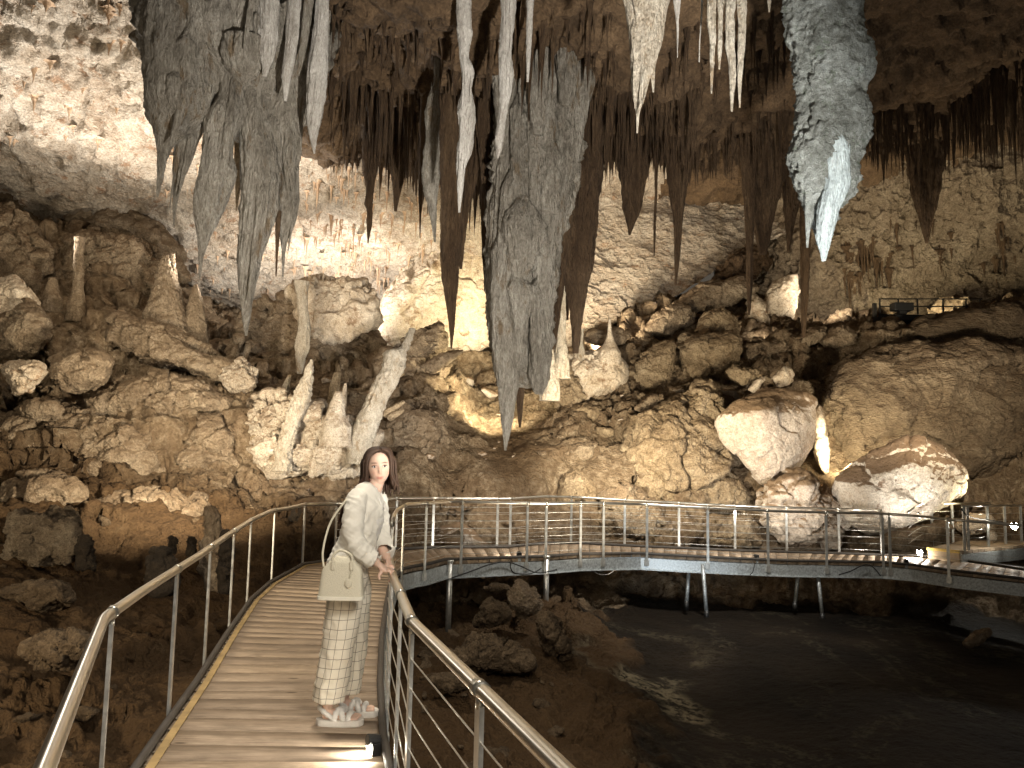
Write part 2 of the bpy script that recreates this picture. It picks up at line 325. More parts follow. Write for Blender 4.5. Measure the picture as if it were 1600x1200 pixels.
# ------------------------------------------------------------------ boardwalk
def wood_mat(name, cols, nearx=True):
    m, nt, b, N = newmat(name); L = nt.links.new
    tc = N('ShaderNodeTexCoord'); at = N('ShaderNodeAttribute', attribute_name='board'); uv = N('ShaderNodeAttribute', attribute_name='grain')
    mp = N('ShaderNodeMapping'); L(uv.outputs['Vector'], mp.inputs[0]); mp.inputs['Scale'].default_value = (1.6, 26, 1)
    n1 = N('ShaderNodeTexNoise', Scale=1.6, Detail=7.0, Roughness=0.65, Distortion=0.6); L(mp.outputs[0], n1.inputs['Vector'])
    mp2 = N('ShaderNodeMapping'); L(uv.outputs['Vector'], mp2.inputs[0]); mp2.inputs['Scale'].default_value = (2.2, 5, 1)
    n2 = N('ShaderNodeTexNoise', Scale=1.5, Detail=6.0, Roughness=0.7); L(mp2.outputs[0], n2.inputs['Vector'])
    g = ramp(nt, n1.outputs[0], [(0.25, cols[0]), (0.5, cols[1]), (0.75, cols[2])])
    t = ramp(nt, at.outputs['Fac'], [(0.0, (0.78, 0.76, 0.74)), (0.5, (0.97, 0.95, 0.93)), (1.0, (1.16, 1.13, 1.08))])
    c = mixc(nt, 1.0, g, t, 'MULTIPLY')
    c = mixc(nt, 1.0, c, ramp(nt, n2.outputs[0], [(0.35, (0.72, 0.7, 0.66)), (0.65, (1.15, 1.12, 1.08))]), 'MULTIPLY')
    vo = N('ShaderNodeTexVoronoi', Scale=1.35); mp3 = N('ShaderNodeMapping'); L(uv.outputs['Vector'], mp3.inputs[0]); mp3.inputs['Scale'].default_value = (1.2, 5, 1); L(mp3.outputs[0], vo.inputs['Vector'])
    c = mixc(nt, ramp(nt, vo.outputs['Distance'], [(0.045, 0.85), (0.085, 0.0)]), c, (0.025, 0.016, 0.01))
    L(c, b.inputs['Base Color']); L(ramp(nt, n2.outputs[0], [(0.3, 0.6), (0.7, 0.85)]), b.inputs['Roughness']); b.inputs['Specular IOR Level'].default_value = 0.18
    bp = N('ShaderNodeBump'); bp.inputs['Strength'].default_value = 0.25; bp.inputs['Distance'].default_value = 0.002
    L(n1.outputs[0], bp.inputs['Height']); L(bp.outputs[0], b.inputs['Normal'])
    return m
M['wood'] = wood_mat('weathered_hardwood', ((0.26, 0.20, 0.15), (0.38, 0.305, 0.235), (0.50, 0.41, 0.325)))
M['steel'] = plain('brushed_stainless_steel', (0.74, 0.70, 0.62), 0.3, 1.0, 0.5, 5, 0.05)
M['galv'] = plain('galvanised_steel', (0.42, 0.45, 0.46), 0.45, 0.55, 0.5, 30, 0.45, 0.25)
M['post'] = plain('dull_steel', (0.66, 0.66, 0.63), 0.36, 0.8, 0.5, 14, 0.25)
M['darkrub'] = plain('dark_rubber_edging', (0.06, 0.052, 0.045), 0.55, 0, 0.4, 12, 0.4)
M['tanstrip'] = plain('worn_ochre_edge_paint', (0.42, 0.29, 0.13), 0.7, 0, 0.3, 5, 0.35)
M['wire'] = plain('steel_wire', (0.62, 0.6, 0.55), 0.35, 0.9)
M['black'] = plain('black_housing', (0.012, 0.012, 0.012), 0.5)
M['led'] = plain('lit_lamp_lens', (1, 1, 1), 0.4, emit=(1.0, 0.93, 0.78), es=150)
M['cord'] = plain('black_cable', (0.015, 0.015, 0.015), 0.5)
M['bolt'] = plain('bolt_steel', (0.6, 0.58, 0.52), 0.3, 1.0)

LS = [(219, 1200, 0), (258, 1143, 0), (309, 1070, 0), (357, 993, 0), (394, 939, 0), (424, 912, 9.6), (451, 897, 10.6), (474, 884, 11.4), (526, 876, 12.3), (617, 860, 13.3), (677, 857, 13.8), (795, 856, 14.2), (852, 850, 14.6), (907, 850, 14.9), (1000, 855, 15.05), (1062, 857.5, 15.15), (1150, 861.5, 15.25), (1231, 864, 15.35), (1313, 866, 15.4), (1379, 868.5, 15.4), (1440, 870, 15.2), (1512, 878, 14.6), (1600, 891, 13.8), (1700, 908, 12.9)]
RS = [(603, 1200, 0), (595, 1150, 0), (591, 1070, 0), (594, 1000, 0), (601, 950, 0), (606, 922, 9.2), (612, 905, 10.0), (628, 891, 10.5), (645, 887, 10.85), (664, 884, 11.1), (695, 876, 11.7), (800, 872.5, 12.5), (850, 871, 12.8), (907, 867, 13.25), (1000, 866, 13.8), (1060, 869.5, 13.8), (1150, 874, 13.8), (1231, 877.5, 13.85), (1300, 878.5, 13.95), (1379, 880, 14.0), (1425, 884, 13.8), (1490, 893.5, 13.3), (1600, 906, 12.8), (1700, 921, 12.2)]
def stat(s): return G(s[0], s[1], 0.0) if not s[2] else P(s[0], s[1], s[2])
LP = [np.array((-0.2, -0.6, 0)), np.array((-0.895, 1.6, 0))]+[stat(s) for s in LS]
RP = [np.array((1.05, -0.4, 0)), np.array((0.185, 1.6, 0))]+[stat(s) for s in RS]
# insert the near bend of the path (it comes from under the camera)
LP.insert(2, np.array((-1.70, 3.42, 0.0))); RP.insert(2, np.array((-0.46, 3.45, 0.0)))
LP = np.array(LP); RP = np.array(RP)
mid = (LP+RP)/2; seg = np.linalg.norm(np.diff(mid, axis=0), axis=1); arc = np.concatenate([[0], np.cumsum(seg)])
def along(Q, s): return np.array([np.interp(s, arc, Q[:, k]) for k in range(3)])
walk = tag(empty('boardwalk', tuple(mid[0])), 'timber plank boardwalk winding through the cave on a galvanised steel frame', 'boardwalk')
bv, bf, bt, bg = [], [], [], []
s = 0.0; rb = random.Random(3); GAP = 0.007; TH = 0.05
while s < arc[-1]-0.25:
    w = 0.175 if rb.random() < .3 else 0.222
    tone = rb.random(); dz = rb.uniform(-.0012, .0012)
    a, b_, c, d = along(LP, s), along(RP, s), along(RP, s+w-GAP), along(LP, s+w-GAP)
    n = 6; base = len(bv); gx = rb.uniform(0, 40)
    for k in range(n+1):
        t = k/n
        for q0, q1, gy in ((a, b_, 0), (d, c, w)):
            q = q0*(1-t)+q1*t
            bv.append(q+np.array((0, 0, dz))); bt.append(tone); bg.append((gx+t*1.3, gx*3+gy, 0))
            bv.append(q+np.array((0, 0, dz-TH))); bt.append(tone); bg.append((gx+t*1.3, gx*3+gy+.05, 0))
    for k in range(n):
        o = base+k*4; p = o+4           # o: near top, o+1 near bottom, o+2 far top, o+3 far bottom
        bf += [(o, p, p+2, o+2), (o+1, o+3, p+3, p+1), (o, o+1, p+1, p), (o+2, p+2, p+3, o+3)]
    bf += [(base, base+2, base+3, base+1), (base+n*4, base+n*4+1, base+n*4+3, base+n*4+2)]
    s += w
deck = mesh_np('deck_boards', bv, np.array(bf), M['wood'], None, False)
for nm, data, ty in (('board', bt, 'FLOAT'), ('grain', bg, 'FLOAT_VECTOR')):
    at = deck.data.attributes.new(nm, ty, 'POINT'); at.data.foreach_set('value' if ty == 'FLOAT' else 'vector', np.array(data, np.float32).ravel())
deck.parent = walk; deck.matrix_parent_inverse = Matrix.Translation(-Vector(walk.location))
def offs(Q, d, side):                    # Q shifted outwards sideways
    out = []
    for i in range(len(Q)):
        t = Q[min(i+1, len(Q)-1)]-Q[max(i-1, 0)]; t[2] = 0; t = t/np.linalg.norm(t)
        out.append(Q[i]+np.array((-t[1], t[0], 0))*d*side)
    return np.array(out)
Z = np.array((0, 0, 1.0))
def strip(Q, d0, d1, z0, z1, side, name, m):
    A, B = offs(Q, d0, side), offs(Q, d1, side); mb = MB()
    for i in range(len(Q)-1):
        mb.hexa([A[i]+Z*z0, A[i+1]+Z*z0, B[i+1]+Z*z0, B[i]+Z*z0], [A[i]+Z*z1, A[i+1]+Z*z1, B[i+1]+Z*z1, B[i]+Z*z1])
    return mb.build(name, m, walk)
strip(LP, 0.006, 0.03, -0.26, -0.062, 1, 'edge_beam', M['galv'])
strip(RP, 0.006, 0.03, -0.26, -0.062, -1, 'edge_beam', M['galv'])
strip(RP, 0.03, 0.07, -0.262, -0.25, -1, 'beam_flange', M['galv'])
strip(LP[:13], -0.075, -0.03, 0.006, 0.012, 1, 'painted_edge_line', M['tanstrip'])
for Q, side in ((LP, 1), (RP, -1)):
    mb = MB(); q = offs(Q, 0.012, side)+Z*0.022; mb.tube(q, 0.024, 8); mb.build('edge_hose', M['darkrub'], walk, True)
mb = MB()
qa = offs(LP[:11], -0.022, 1)
for i in range(len(qa)-1):
    n = int(np.linalg.norm(qa[i+1]-qa[i])/0.16)
    for k in range(n):
        p = qa[i]+(qa[i+1]-qa[i])*(k/n); mb.tube([p+Z*0.005, p+Z*0.014], 0.008, 6)
mb.build('rivet_row', M['bolt'], walk)
def legs():
    for (ax, ay), (bx, by), Yt in (((1077, 893), (1072.5, 944), 13.95), ((1098, 893), (1104, 960), 13.75), ((1248, 898), (1242, 946), 14.15), ((1277, 898), (1285, 964), 13.95)):
        a = P(ax, ay, Yt); b_ = P(bx, by, Yt-0.12); mb = MB(); mb.tube([a+Z*.12, b_], 0.033, 10); o = mb.build('support_leg', M['galv'], walk, True)
        mb = MB(); mb.tube([b_+Z*.06, b_-Z*0.10], 0.042, 10); mb.build('foot_sleeve', M['black'], o, True)
    for px, py, Yt in ((703, 880, 11.75), (854, 873, 12.75)):
        a = P(px, py, Yt); mb = MB(); mb.tube([a+Z*.02, a-Z*1.1], 0.045, 10); mb.tube([a+Z*.02, a+Z*.05], 0.06, 10); mb.build('support_leg', M['post'], walk, True)
legs()
# rails: posts where the photograph shows them, wires between them, one tube on top
RH = 0.88
def base_at(Q, px, side, d=0.045):       # point of the outer edge that is seen in column px
    q = offs(Q, d, side); best = None
    for i in range(len(q)-1):
        for t in np.linspace(0, 1, 21):
            p = q[i]*(1-t)+q[i+1]*t; v = p-EYE; y = v@_f
            if y < .3: continue
            x = 800+FPX*(v@CR)/y; e = abs(x-px)
            if best is None or e < best[0]: best = (e, p)
    return best[1]
def post(p, m, parent, t, h=RH, r=0.022, low=-0.2):
    mb = MB(); a = np.cross(t, Z); a /= np.linalg.norm(a)
    mb.box(p+Z*(h-0.05+low)/2, (0.045, 0.016, h-0.05-low), (t, a, Z))
    mb.box(p+a*0.0+Z*(low+0.06), (0.075, 0.03, 0.10), (t, a, Z))
    o = mb.build('post', m, parent)
    mb = MB(); mb.tube([p+Z*(h-0.06), p+Z*(h-0.012)], 0.013, 8); mb.tube([p-t*.028+Z*h, p+t*.028+Z*h], 0.0285, 12); mb.build('rail_clamp', M['bolt'], o, True)
    return o
def railing(label, Q, side, posts, span, wires, matpost, h=RH, cat='handrail'):
    r = empty('handrail', tuple(Q[span[0]])); tag(r, label, cat)
    q = offs(Q, 0.045, side)[span[0]:span[1]+1]; top = q+Z*h
    fine = []
    for i in range(len(top)):            # rounded bends
        if 0 < i < len(top)-1:
            l0, l1 = np.linalg.norm(top[i]-top[i-1]), np.linalg.norm(top[i+1]-top[i])
            a = top[i]+(top[i-1]-top[i])/l0*min(.09, l0*.3); b_ = top[i]+(top[i+1]-top[i])/l1*min(.09, l1*.3)
            for t in (0, .25, .5, .75, 1): fine.append(a*(1-t)**2+top[i]*2*t*(1-t)+b_*t*t)
        else: fine.append(top[i])
    mb = MB(); mb.tube(fine, 0.0245, 14); mb.build('top_rail', M['steel'], r, True)
    for p in posts:
        if not hasattr(p, '__len__'): p = base_at(Q, p, side)
        p = min((q[i]+(q[i+1]-q[i])*np.clip(((np.array(p)-q[i])@(q[i+1]-q[i]))/((q[i+1]-q[i])@(q[i+1]-q[i])), 0, 1) for i in range(len(q)-1)), key=lambda c: np.linalg.norm(c-p))
        k = int(np.argmin(np.linalg.norm(q-p, axis=1))); t = q[min(k+1, len(q)-1)]-q[max(k-1, 0)]; t = t/np.linalg.norm(t)
        post(np.array(p), matpost, r, t, h)
    for w in range(wires):
        mb = MB(); mb.tube(q+Z*(0.10+w*0.125), 0.0035, 5); mb.build('wire', M['wire'], r, True)
    return r
railing('stainless handrail with open posts between the planks and the dark soil bank', LP, 1,
        [np.array((-0.93, 1.6, 0)), (LP[2]+np.array((-.05, .12, 0))), 262, 320, 357, 385, 424, 471, 530], (0, 11), 0, M['post'])
railing('stainless wire railing along the far side of the walkway in front of the boulders', LP, 1,
        [617, 677, 776, 797, 893, 975, 1062, 1147, 1231, 1313, 1390, 1440], (11, 22), 6, M['post'])
railing('stainless wire railing the woman holds, its tube bending sharply at her hand', RP, -1,
        [np.array((0.36, 1.55, 0)), np.array((-0.075, 2.5, 0)), RP[2]+np.array((.045, .02, 0)), np.array((-0.60, 4.12, 0)), np.array((-0.72, 4.9, 0))], (0, 5), 6, M['post'])
railing('stainless wire railing on the pit side of the walkway above the galvanised beam', RP, -1,
        [610, 628, 664, 695, 720, 824, 852, 906, 944, 1012, 1108, 1201, 1291, 1379, 1392, 1484, 1586], (7, 25), 6, M['post'])
# ------------------------------------------------------------------ cave floor, ceiling and walls
def tps(ctrl):                           # smooth surface through scattered heights
    C = np.array(ctrl, float); n = len(C); X = C[:, :2]
    def U(r2): return np.where(r2 > 1e-9, r2*np.log(r2+1e-12), 0)*0.5
    K = U(((X[:, None]-X[None])**2).sum(2))+np.eye(n)*0.25
    A = np.zeros((n+3, n+3)); A[:n, :n] = K; A[:n, n] = 1; A[:n, n+1:] = X; A[n, :n] = 1; A[n+1:, :n] = X.T
    w = np.linalg.solve(A, np.concatenate([C[:, 2], np.zeros(3)]))
    def f(x, y):
        x = np.asarray(x, float); sh = x.shape; q = np.stack([x.ravel(), np.asarray(y, float).ravel()], 1); out = np.empty(len(q))
        for a in range(0, len(q), 100000):
            b = q[a:a+100000]; out[a:a+100000] = U(((b[:, None]-X[None])**2).sum(2))@w[:n]+w[n]+b@w[n+1:]
        return out.reshape(sh)
    return f
gp = [  # column, row, metres ahead of points on the cave floor
    (0, 850, 10), (130, 800, 12), (0, 760, 13), (200, 765, 13.3), (300, 790, 13), (430, 785, 13.6), (520, 765, 14.6), (450, 830, 12.6),
    (0, 640, 14.4), (100, 700, 13.9), (250, 640, 14.5), (400, 680, 14.4), (300, 720, 14), (560, 720, 15.2), (640, 690, 16),
    (0, 450, 16.8), (100, 480, 16.6), (200, 515, 16.5), (300, 545, 17), (400, 575, 17.2), (470, 600, 17.2), (530, 620, 16.8), (600, 600, 17.5),
    (0, 330, 19.5), (100, 370, 20), (200, 430, 20.5), (-200, 400, 18), (-200, 700, 13),
    (330, 530, 21), (450, 535, 23), (560, 545, 23), (420, 505, 27), (600, 520, 26),
    (650, 570, 19.5), (700, 600, 19), (700, 545, 22.5), (745, 525, 25),
    (700, 720, 16.6), (780, 690, 18), (850, 725, 16.6), (760, 655, 19.5), (800, 770, 15.9), (690, 790, 15.4), (870, 640, 19.5), (800, 620, 21),
    (900, 610, 19.5), (960, 570, 21), (1000, 535, 22), (940, 710, 17.3), (1000, 650, 18.6), (1100, 575, 20.5), (1050, 770, 17), (1150, 810, 17), (900, 790, 16.4),
    (1200, 530, 21.5), (1300, 535, 20.5), (1200, 700, 18), (1300, 770, 17.6), (1260, 850, 17),
    (1350, 520, 20.3), (1450, 515, 20.4), (1590, 505, 19.6), (1400, 650, 18.2), (1560, 630, 18.2), (1570, 710, 18.0), (1560, 790, 17.8), (1750, 520, 19), (1750, 760, 17.5), (1480, 820, 16.8),
    (1180, 450, 25), (1000, 495, 27), (1450, 515, 24.5), (1600, 510, 25), (1250, 500, 24)]
ctrl = [tuple(P(a, b, c)) for a, b, c in gp]
ctrl += [(-4, 2, -1.0), (-2.2, 3, -1.0), (-3.4, 5, -.85), (-6, 5, -.55), (-8, 7, -.1), (-3.2, 7, -.8), (-4.6, 9, -.4), (-4.0, 11, -.35), (-6, 11, .2), (-9, 9.5, .3),
         (-1.2, 4, -1.05), (-1.6, 7, -1.05), (-2.2, 10, -.9), (-2.4, 12.2, -.75), (-0.3, 3, -1.05), (0.2, 5.5, -1.0), (-0.4, 7.2, -.85), (0.1, 8.4, -.75), (-0.8, 9.6, -.8), (0.5, 10.4, -.85), (0.2, 6.8, -1.0), (1.3, 7, -1.3),
         (-0.2, 12.2, -.75), (0.6, 13.5, -.5), (-1.2, 14.4, -.25), (0.6, 15.2, -.25),
         (2, 9, -1.3), (2.2, 11, -1.3), (4, 9, -1.15), (3.2, 12.2, -1.05), (4, 13.6, -1.0), (5.5, 12.5, -1.1), (6, 9, -1.2), (8, 7, -1.3), (4, 6, -1.2), (2, 4, -1.4), (7.5, 12, -1.15), (10, 11, -1.2), (6, 15, -.95), (9, 15, -.9), (3.2, 15, -.85), (1.8, 13.2, -1.0), (8, 3, -1.4), (12, 8, -1.3)]
floor_h = tps(ctrl)
def rowspace(y0, y1, k):
    n = int(math.log(y1/y0)/k); return y0*np.exp(np.linspace(0, math.log(y1/y0), n))
def grid_faces(nr, nc):
    i = np.arange(nr*nc).reshape(nr, nc)
    return np.stack([i[:-1, :-1], i[:-1, 1:], i[1:, 1:], i[1:, :-1]], -1).reshape(-1, 4)
def vnormals(v, nr, nc):
    g = v.reshape(nr, nc, 3); a = np.gradient(g, axis=1); b = np.gradient(g, axis=0); n = np.cross(a, b); n /= np.linalg.norm(n, axis=2)[..., None]+1e-9
    return n.reshape(-1, 3)
ys = rowspace(1.6, 31, 0.0036); us = np.linspace(-1.1, 1.05, 640)
X = ys[:, None]*us[None]+0*ys[:, None]; Y = ys[:, None]+0*X
Hh = floor_h(X, Y)
# the pit bed is smooth mud, the banks are broken rock
wob = fbm(np.stack([X.ravel()*.9, Y.ravel()*.9, 0*X.ravel()], 1), 4).reshape(X.shape)
pit = smooth(0.8, 1.9, X-0.15*(Y-9)**2*0.12+wob*1.5)*(1-smooth(14.2, 15.2, Y+wob))
rocky = (1-pit)*(0.55+0.45*smooth(11.0, 13.0, Y+0.10*X*(X < 0)))
pathm = np.exp(-(((X-0.15)/1.25)**2+((Y-17.2)/2.6)**2)); rocky *= 1-0.6*pathm
base = np.stack([X.ravel(), Y.ravel(), Hh.ravel()], 1)
nr, nc = X.shape; rk = rocky.ravel()[:, None]; pt = pit.ravel()[:, None]
n0 = vnormals(base, nr, nc)
q = base*np.array([1, 1, 1.25])
d1 = fbm(q*0.55, 4)[:, None]*0.9+ridge(q*0.8+4, 4)[:, None]*0.34
v = base+n0*d1*rk*0.75
n1 = vnormals(v, nr, nc); qq = v*np.array([1, 1, 1.9])
warp = np.stack([fbm(qq*0.9+7, 3), fbm(qq*0.9+31, 3), fbm(qq*0.9+53, 3)], 1)*0.6
d2 = billow((qq+warp)*1.5, 4, .55)[:, None]*0.30+fbm(qq*4.2, 4, .6)[:, None]*0.12
v = v+n1*d2*(rk*0.55+0.06)
bl = rk*np.clip(.55+1.6*fbm(v*.35+11, 3), .2, 1.3)[:, None]
v = v+n1*bl*(facet((v+warp*.35)*np.array([1.25, 1.25, 1.5]), .25)[:, None]*.30+facet((v+warp*.3)*.62+80)[:, None]*.34*smooth(12.0, 13.5, v[:, 1:2])+facet((v+warp*.2)*3.3+40, .3)[:, None]*.075)
ledge = noise(v*np.array([.35, .35, .5])+3)[:, None]
zz = v[:, 2:3]*2.2+ledge*1.4; st = (zz-np.floor(zz)); v[:, 2:3] += (smooth(.25, .8, st)-st)*0.24*rk
n2 = vnormals(v, nr, nc)
v = v+n2*(fbm(v*9, 3, .6)[:, None]*0.05*(rk+.22)+ridge(v*17, 2)[:, None]*0.018*(rk+.15))
# keep the ground under the deck
keep = np.full(len(v), 9.0)
for i in range(len(mid)-1):
    for t in np.linspace(0, 1, 5):
        c = mid[i]*(1-t)+mid[i+1]*t; keep = np.minimum(keep, np.hypot(v[:, 0]-c[0], v[:, 1]-c[1])+0*c[2])
lim = -0.16+np.clip(keep-0.85, 0, 9)*1.0
v[:, 2] = np.where(keep < 3, np.minimum(v[:, 2], np.maximum(lim, v[:, 2]-1.5)), v[:, 2])
cf = mesh_np('cave_floor', v, grid_faces(nr, nc), M['floor']); tag(cf, kind='structure')
bank = smooth(12.8, 14.0, Y+.05*X)*smooth(.3, .7, rocky)                     # bare limestone rather than soil
for nm, val in (('limestone', bank), ('mud', pit), ('crust', np.clip(smooth(.05, .35, wob+.25*np.sin(Y*1.7+X*2))*np.exp(-((X-1.75-.04*(Y-9))/.75)**2)*smooth(5.8, 7.5, Y)*(1-smooth(11, 13, Y))*1.3, 0, 1))):
    at = cf.data.attributes.new(nm, 'FLOAT', 'POINT'); at.data.foreach_set('value', val.ravel().astype(np.float32))
fz = v[:, 2].reshape(nr, nc)
def ground(x, y):
    j = int(np.clip(np.searchsorted(ys, y), 0, nr-1)); i = int(np.clip(round((x/max(y, .1)-us[0])/(us[1]-us[0])), 0, nc-1)); return float(fz[j, i])

# ceiling: a low dark lobe over the path, higher lit chambers beyond it
def lobe(x, y):
    w = fbm(np.stack([x*.45, y*.45, 0*x], 1), 3)*1.5
    left = smooth(-5.0, -4.1, x+w*.45+0.10*(y-10)*0-0.08*(y-9.5)); back = 1-smooth(15.0, 16.1, y+w*.55-0.12*np.abs(x-1))
    return left*back
def ceil_z(x, y):
    x = np.asarray(x, float); y = np.asarray(y, float)
    zl = 9.9-0.22*(y-11)+0.02*(x+6); zr = 11.0-0.05*(y-15)
    hi = zl+(zr-zl)*smooth(-1.0, 3.0, x)
    lo = 7.45+0.10*(x-1)*(x > 1)+0*y+0.9*smooth(7.5, 10, x)
    m = lobe(x, y)*(1-0.0*x)
    return hi+(lo-hi)*m
ysc = rowspace(3.5, 30, 0.0045); usc = np.linspace(-1.1, 1.1, 560)
Xc = ysc[:, None]*usc[None]; Yc = ysc[:, None]+0*Xc; nrc, ncc = Xc.shape
zc = ceil_z(Xc.ravel(), Yc.ravel()); b = np.stack([Xc.ravel(), Yc.ravel(), zc], 1)
lm = lobe(Xc.ravel(), Yc.ravel())[:, None]; rightm = smooth(5.5, 9, Xc.ravel())[:, None]
n0 = vnormals(b, nrc, ncc)
q = b*np.array([1, 1, 1.4])
v = b+n0*(fbm(q*.5, 4)[:, None]*(0.5+.3*lm+.3*rightm)+ridge(q*.9+3, 3)[:, None]*.16)
n1 = vnormals(v, nrc, ncc)
sl = v@np.array([[.25], [.9], [.3]])*1.5+fbm(v*.6, 4)[:, None]*2.6; sf = sl-np.floor(sl)       # bedding steps
v = v+n1*((sf*sf)*0.16*(1-.35*lm)+billow(v*2.1, 3, .55)[:, None]*0.09+facet(v*np.array([1.6, 1.6, 1.6])+9, .15)[:, None]*.10+fbm(v*5.5, 4, .6)[:, None]*.085)
ceil_v = v
cfz = v[:, 2].reshape(nrc, ncc)
def roof(x, y):
    j = int(np.clip(np.searchsorted(ysc, y), 0, nrc-1)); i = int(np.clip(round((x/max(y, .1)-usc[0])/(usc[1]-usc[0])), 0, ncc-1)); return float(cfz[j, i])
F = grid_faces(nrc, ncc)[:, ::-1]
cm = mesh_np('cave_ceiling', v, F, M['white']); tag(cm, kind='structure')
cm.data.materials.append(M['brown'])
fc = v[F].mean(1); is_b = (lobe(fc[:, 0], fc[:, 1]) > .12) | ((fc[:, 0] > 4.8+0.0*fc[:, 1]))
cm.data.polygons.foreach_set('material_index', is_b.astype(np.int32)); cm.data.update()

def sheet(name, A, nu, nv, m, amp=1.0, seed=0, bed=None, fac=1.0):
    """a rock wall through a small net of points A[rows][cols] (bottom row first), broken up by noise"""
    A = np.array(A, float); R, C = A.shape[:2]
    u = np.linspace(0, C-1, nu); w = np.linspace(0, R-1, nv)
    def cub(B, t, ax):
        n = B.shape[ax]; i = np.clip(np.floor(t).astype(int), 0, n-2); f = t-i
        g = lambda k: np.take(B, np.clip(i+k, 0, n-1), ax)
        sh = [1]*B.ndim; sh[ax] = len(t); f = f.reshape(sh)
        return .5*(2*g(0)+(g(1)-g(-1))*f+(2*g(-1)-5*g(0)+4*g(1)-g(2))*f*f+(-g(-1)+3*g(0)-3*g(1)+g(2))*f**3)
    S_ = cub(cub(A, w, 0), u, 1); b = S_.reshape(-1, 3)
    n0 = vnormals(b, nv, nu); q = b+seed*13.7
    v = b+n0*amp*(fbm(q*.6, 4)[:, None]*.55+ridge(q*1.0, 3)[:, None]*.18)
    if bed is not None:
        sl = v@np.array(bed).reshape(3, 1)+fbm(v*.9, 4)[:, None]*2.4; sf = sl-np.floor(sl); v = v+n0*(sf*sf)*.16*amp*np.clip(.5+1.3*fbm(v*.5+3, 3), 0, 1.2)[:, None]
    n1 = vnormals(v, nv, nu)
    v = v+n1*amp*(billow((v+seed)*2.0, 3, .55)[:, None]*.09+fac*(facet((v+seed)*1.7, .2)[:, None]*.11+facet((v+seed)*4.6, .2)[:, None]*.04)+fbm((v+seed)*5.5, 4, .6)[:, None]*.08)
    o = mesh_np(name, v, grid_faces(nv, nu), m); tag(o, kind='structure'); return o
# back wall of the chamber, seen between everything else
sheet('back_wall', [[P(-500, 640, 30), P(100, 600, 30), P(420, 560, 30), P(700, 560, 29.5), P(900, 560, 29.5)], [P(-500, 400, 30), P(100, 430, 30.2), P(420, 470, 30.4), P(700, 430, 29), P(900, 400, 29)], [P(-500, 100, 28.5), P(100, 250, 29), P(420, 330, 29), P(700, 280, 28), P(900, 220, 28)]], 300, 150, M['white'], 1.0, 1)
# tilted pale slab rising to the right behind the rock hill
sheet('tilted_slab', [[P(850, 560, 23.2), P(930, 520, 23.6), P(1050, 465, 24.2), P(1160, 400, 24.6), P(1290, 345, 25)], [P(850, 420, 23.8), P(930, 380, 24.6), P(1050, 330, 25.2), P(1160, 300, 25.8), P(1290, 250, 26)], [P(850, 230, 24.4), P(930, 200, 25), P(1050, 180, 26), P(1160, 160, 26.5), P(1290, 120, 27)]], 420, 320, M['white'], .55, 2, bed=(0.9, 0.2, 2.4), fac=.35)
# wall of the far gallery
gw = sheet('gallery_wall', [[P(1120, 560, 26), P(1250, 545, 24.5), P(1400, 525, 24), P(1520, 520, 24), P(1800, 520, 22.5)], [P(1120, 440, 27), P(1250, 420, 24.8), P(1400, 410, 24.4), P(1520, 405, 24), P(1800, 400, 22)], [P(1120, 300, 28), P(1250, 280, 24), P(1400, 280, 22.8), P(1520, 270, 22), P(1800, 250, 20.5)], [P(1120, 160, 28), P(1250, 140, 23), P(1400, 130, 21), P(1520, 120, 20.5), P(1800, 80, 19)]], 480, 340, M['gallery'], 1.2, 4, fac=.45)
from mathutils.bvhtree import BVHTree
def bvh_of(o): return BVHTree.FromPolygons([v.co[:] for v in o.data.vertices], [p.vertices[:] for p in o.data.polygons])
gw_tree = bvh_of(gw)
def on_gallery(px, py):
    h = gw_tree.ray_cast(Vector(EYE), Vector(ray(px, py)).normalized()); return np.array(h[0]) if h[0] is not None else None
# ------------------------------------------------------------------ boulders
_ico = {}
def ico(n):
    if n not in _ico:
        bm = bmesh.new(); bmesh.ops.create_icosphere(bm, subdivisions=n, radius=1.0)
        v = np.array([x.co[:] for x in bm.verts]); f = np.array([[q.index for q in p.verts] for p in bm.faces]); bm.free(); _ico[n] = (v, f)
    return _ico[n]
def hull_planes(pts):
    bm = bmesh.new()
    for p in pts: bm.verts.new(p)
    r = bmesh.ops.convex_hull(bm, input=bm.verts)
    bm.faces.ensure_lookup_table(); bm.normal_update()
    N_, D_ = [], []
    c = np.mean(np.array(pts), axis=0)
    for f in bm.faces:
        n = np.array(f.normal); d = n@(np.array(f.verts[0].co)-c)
        if f.calc_area() < 1e-5: continue
        if d < 0: n, d = -n, -d
        N_.append(n); D_.append(max(d, 1e-3))
    bm.free(); return c, np.array(N_), np.array(D_)
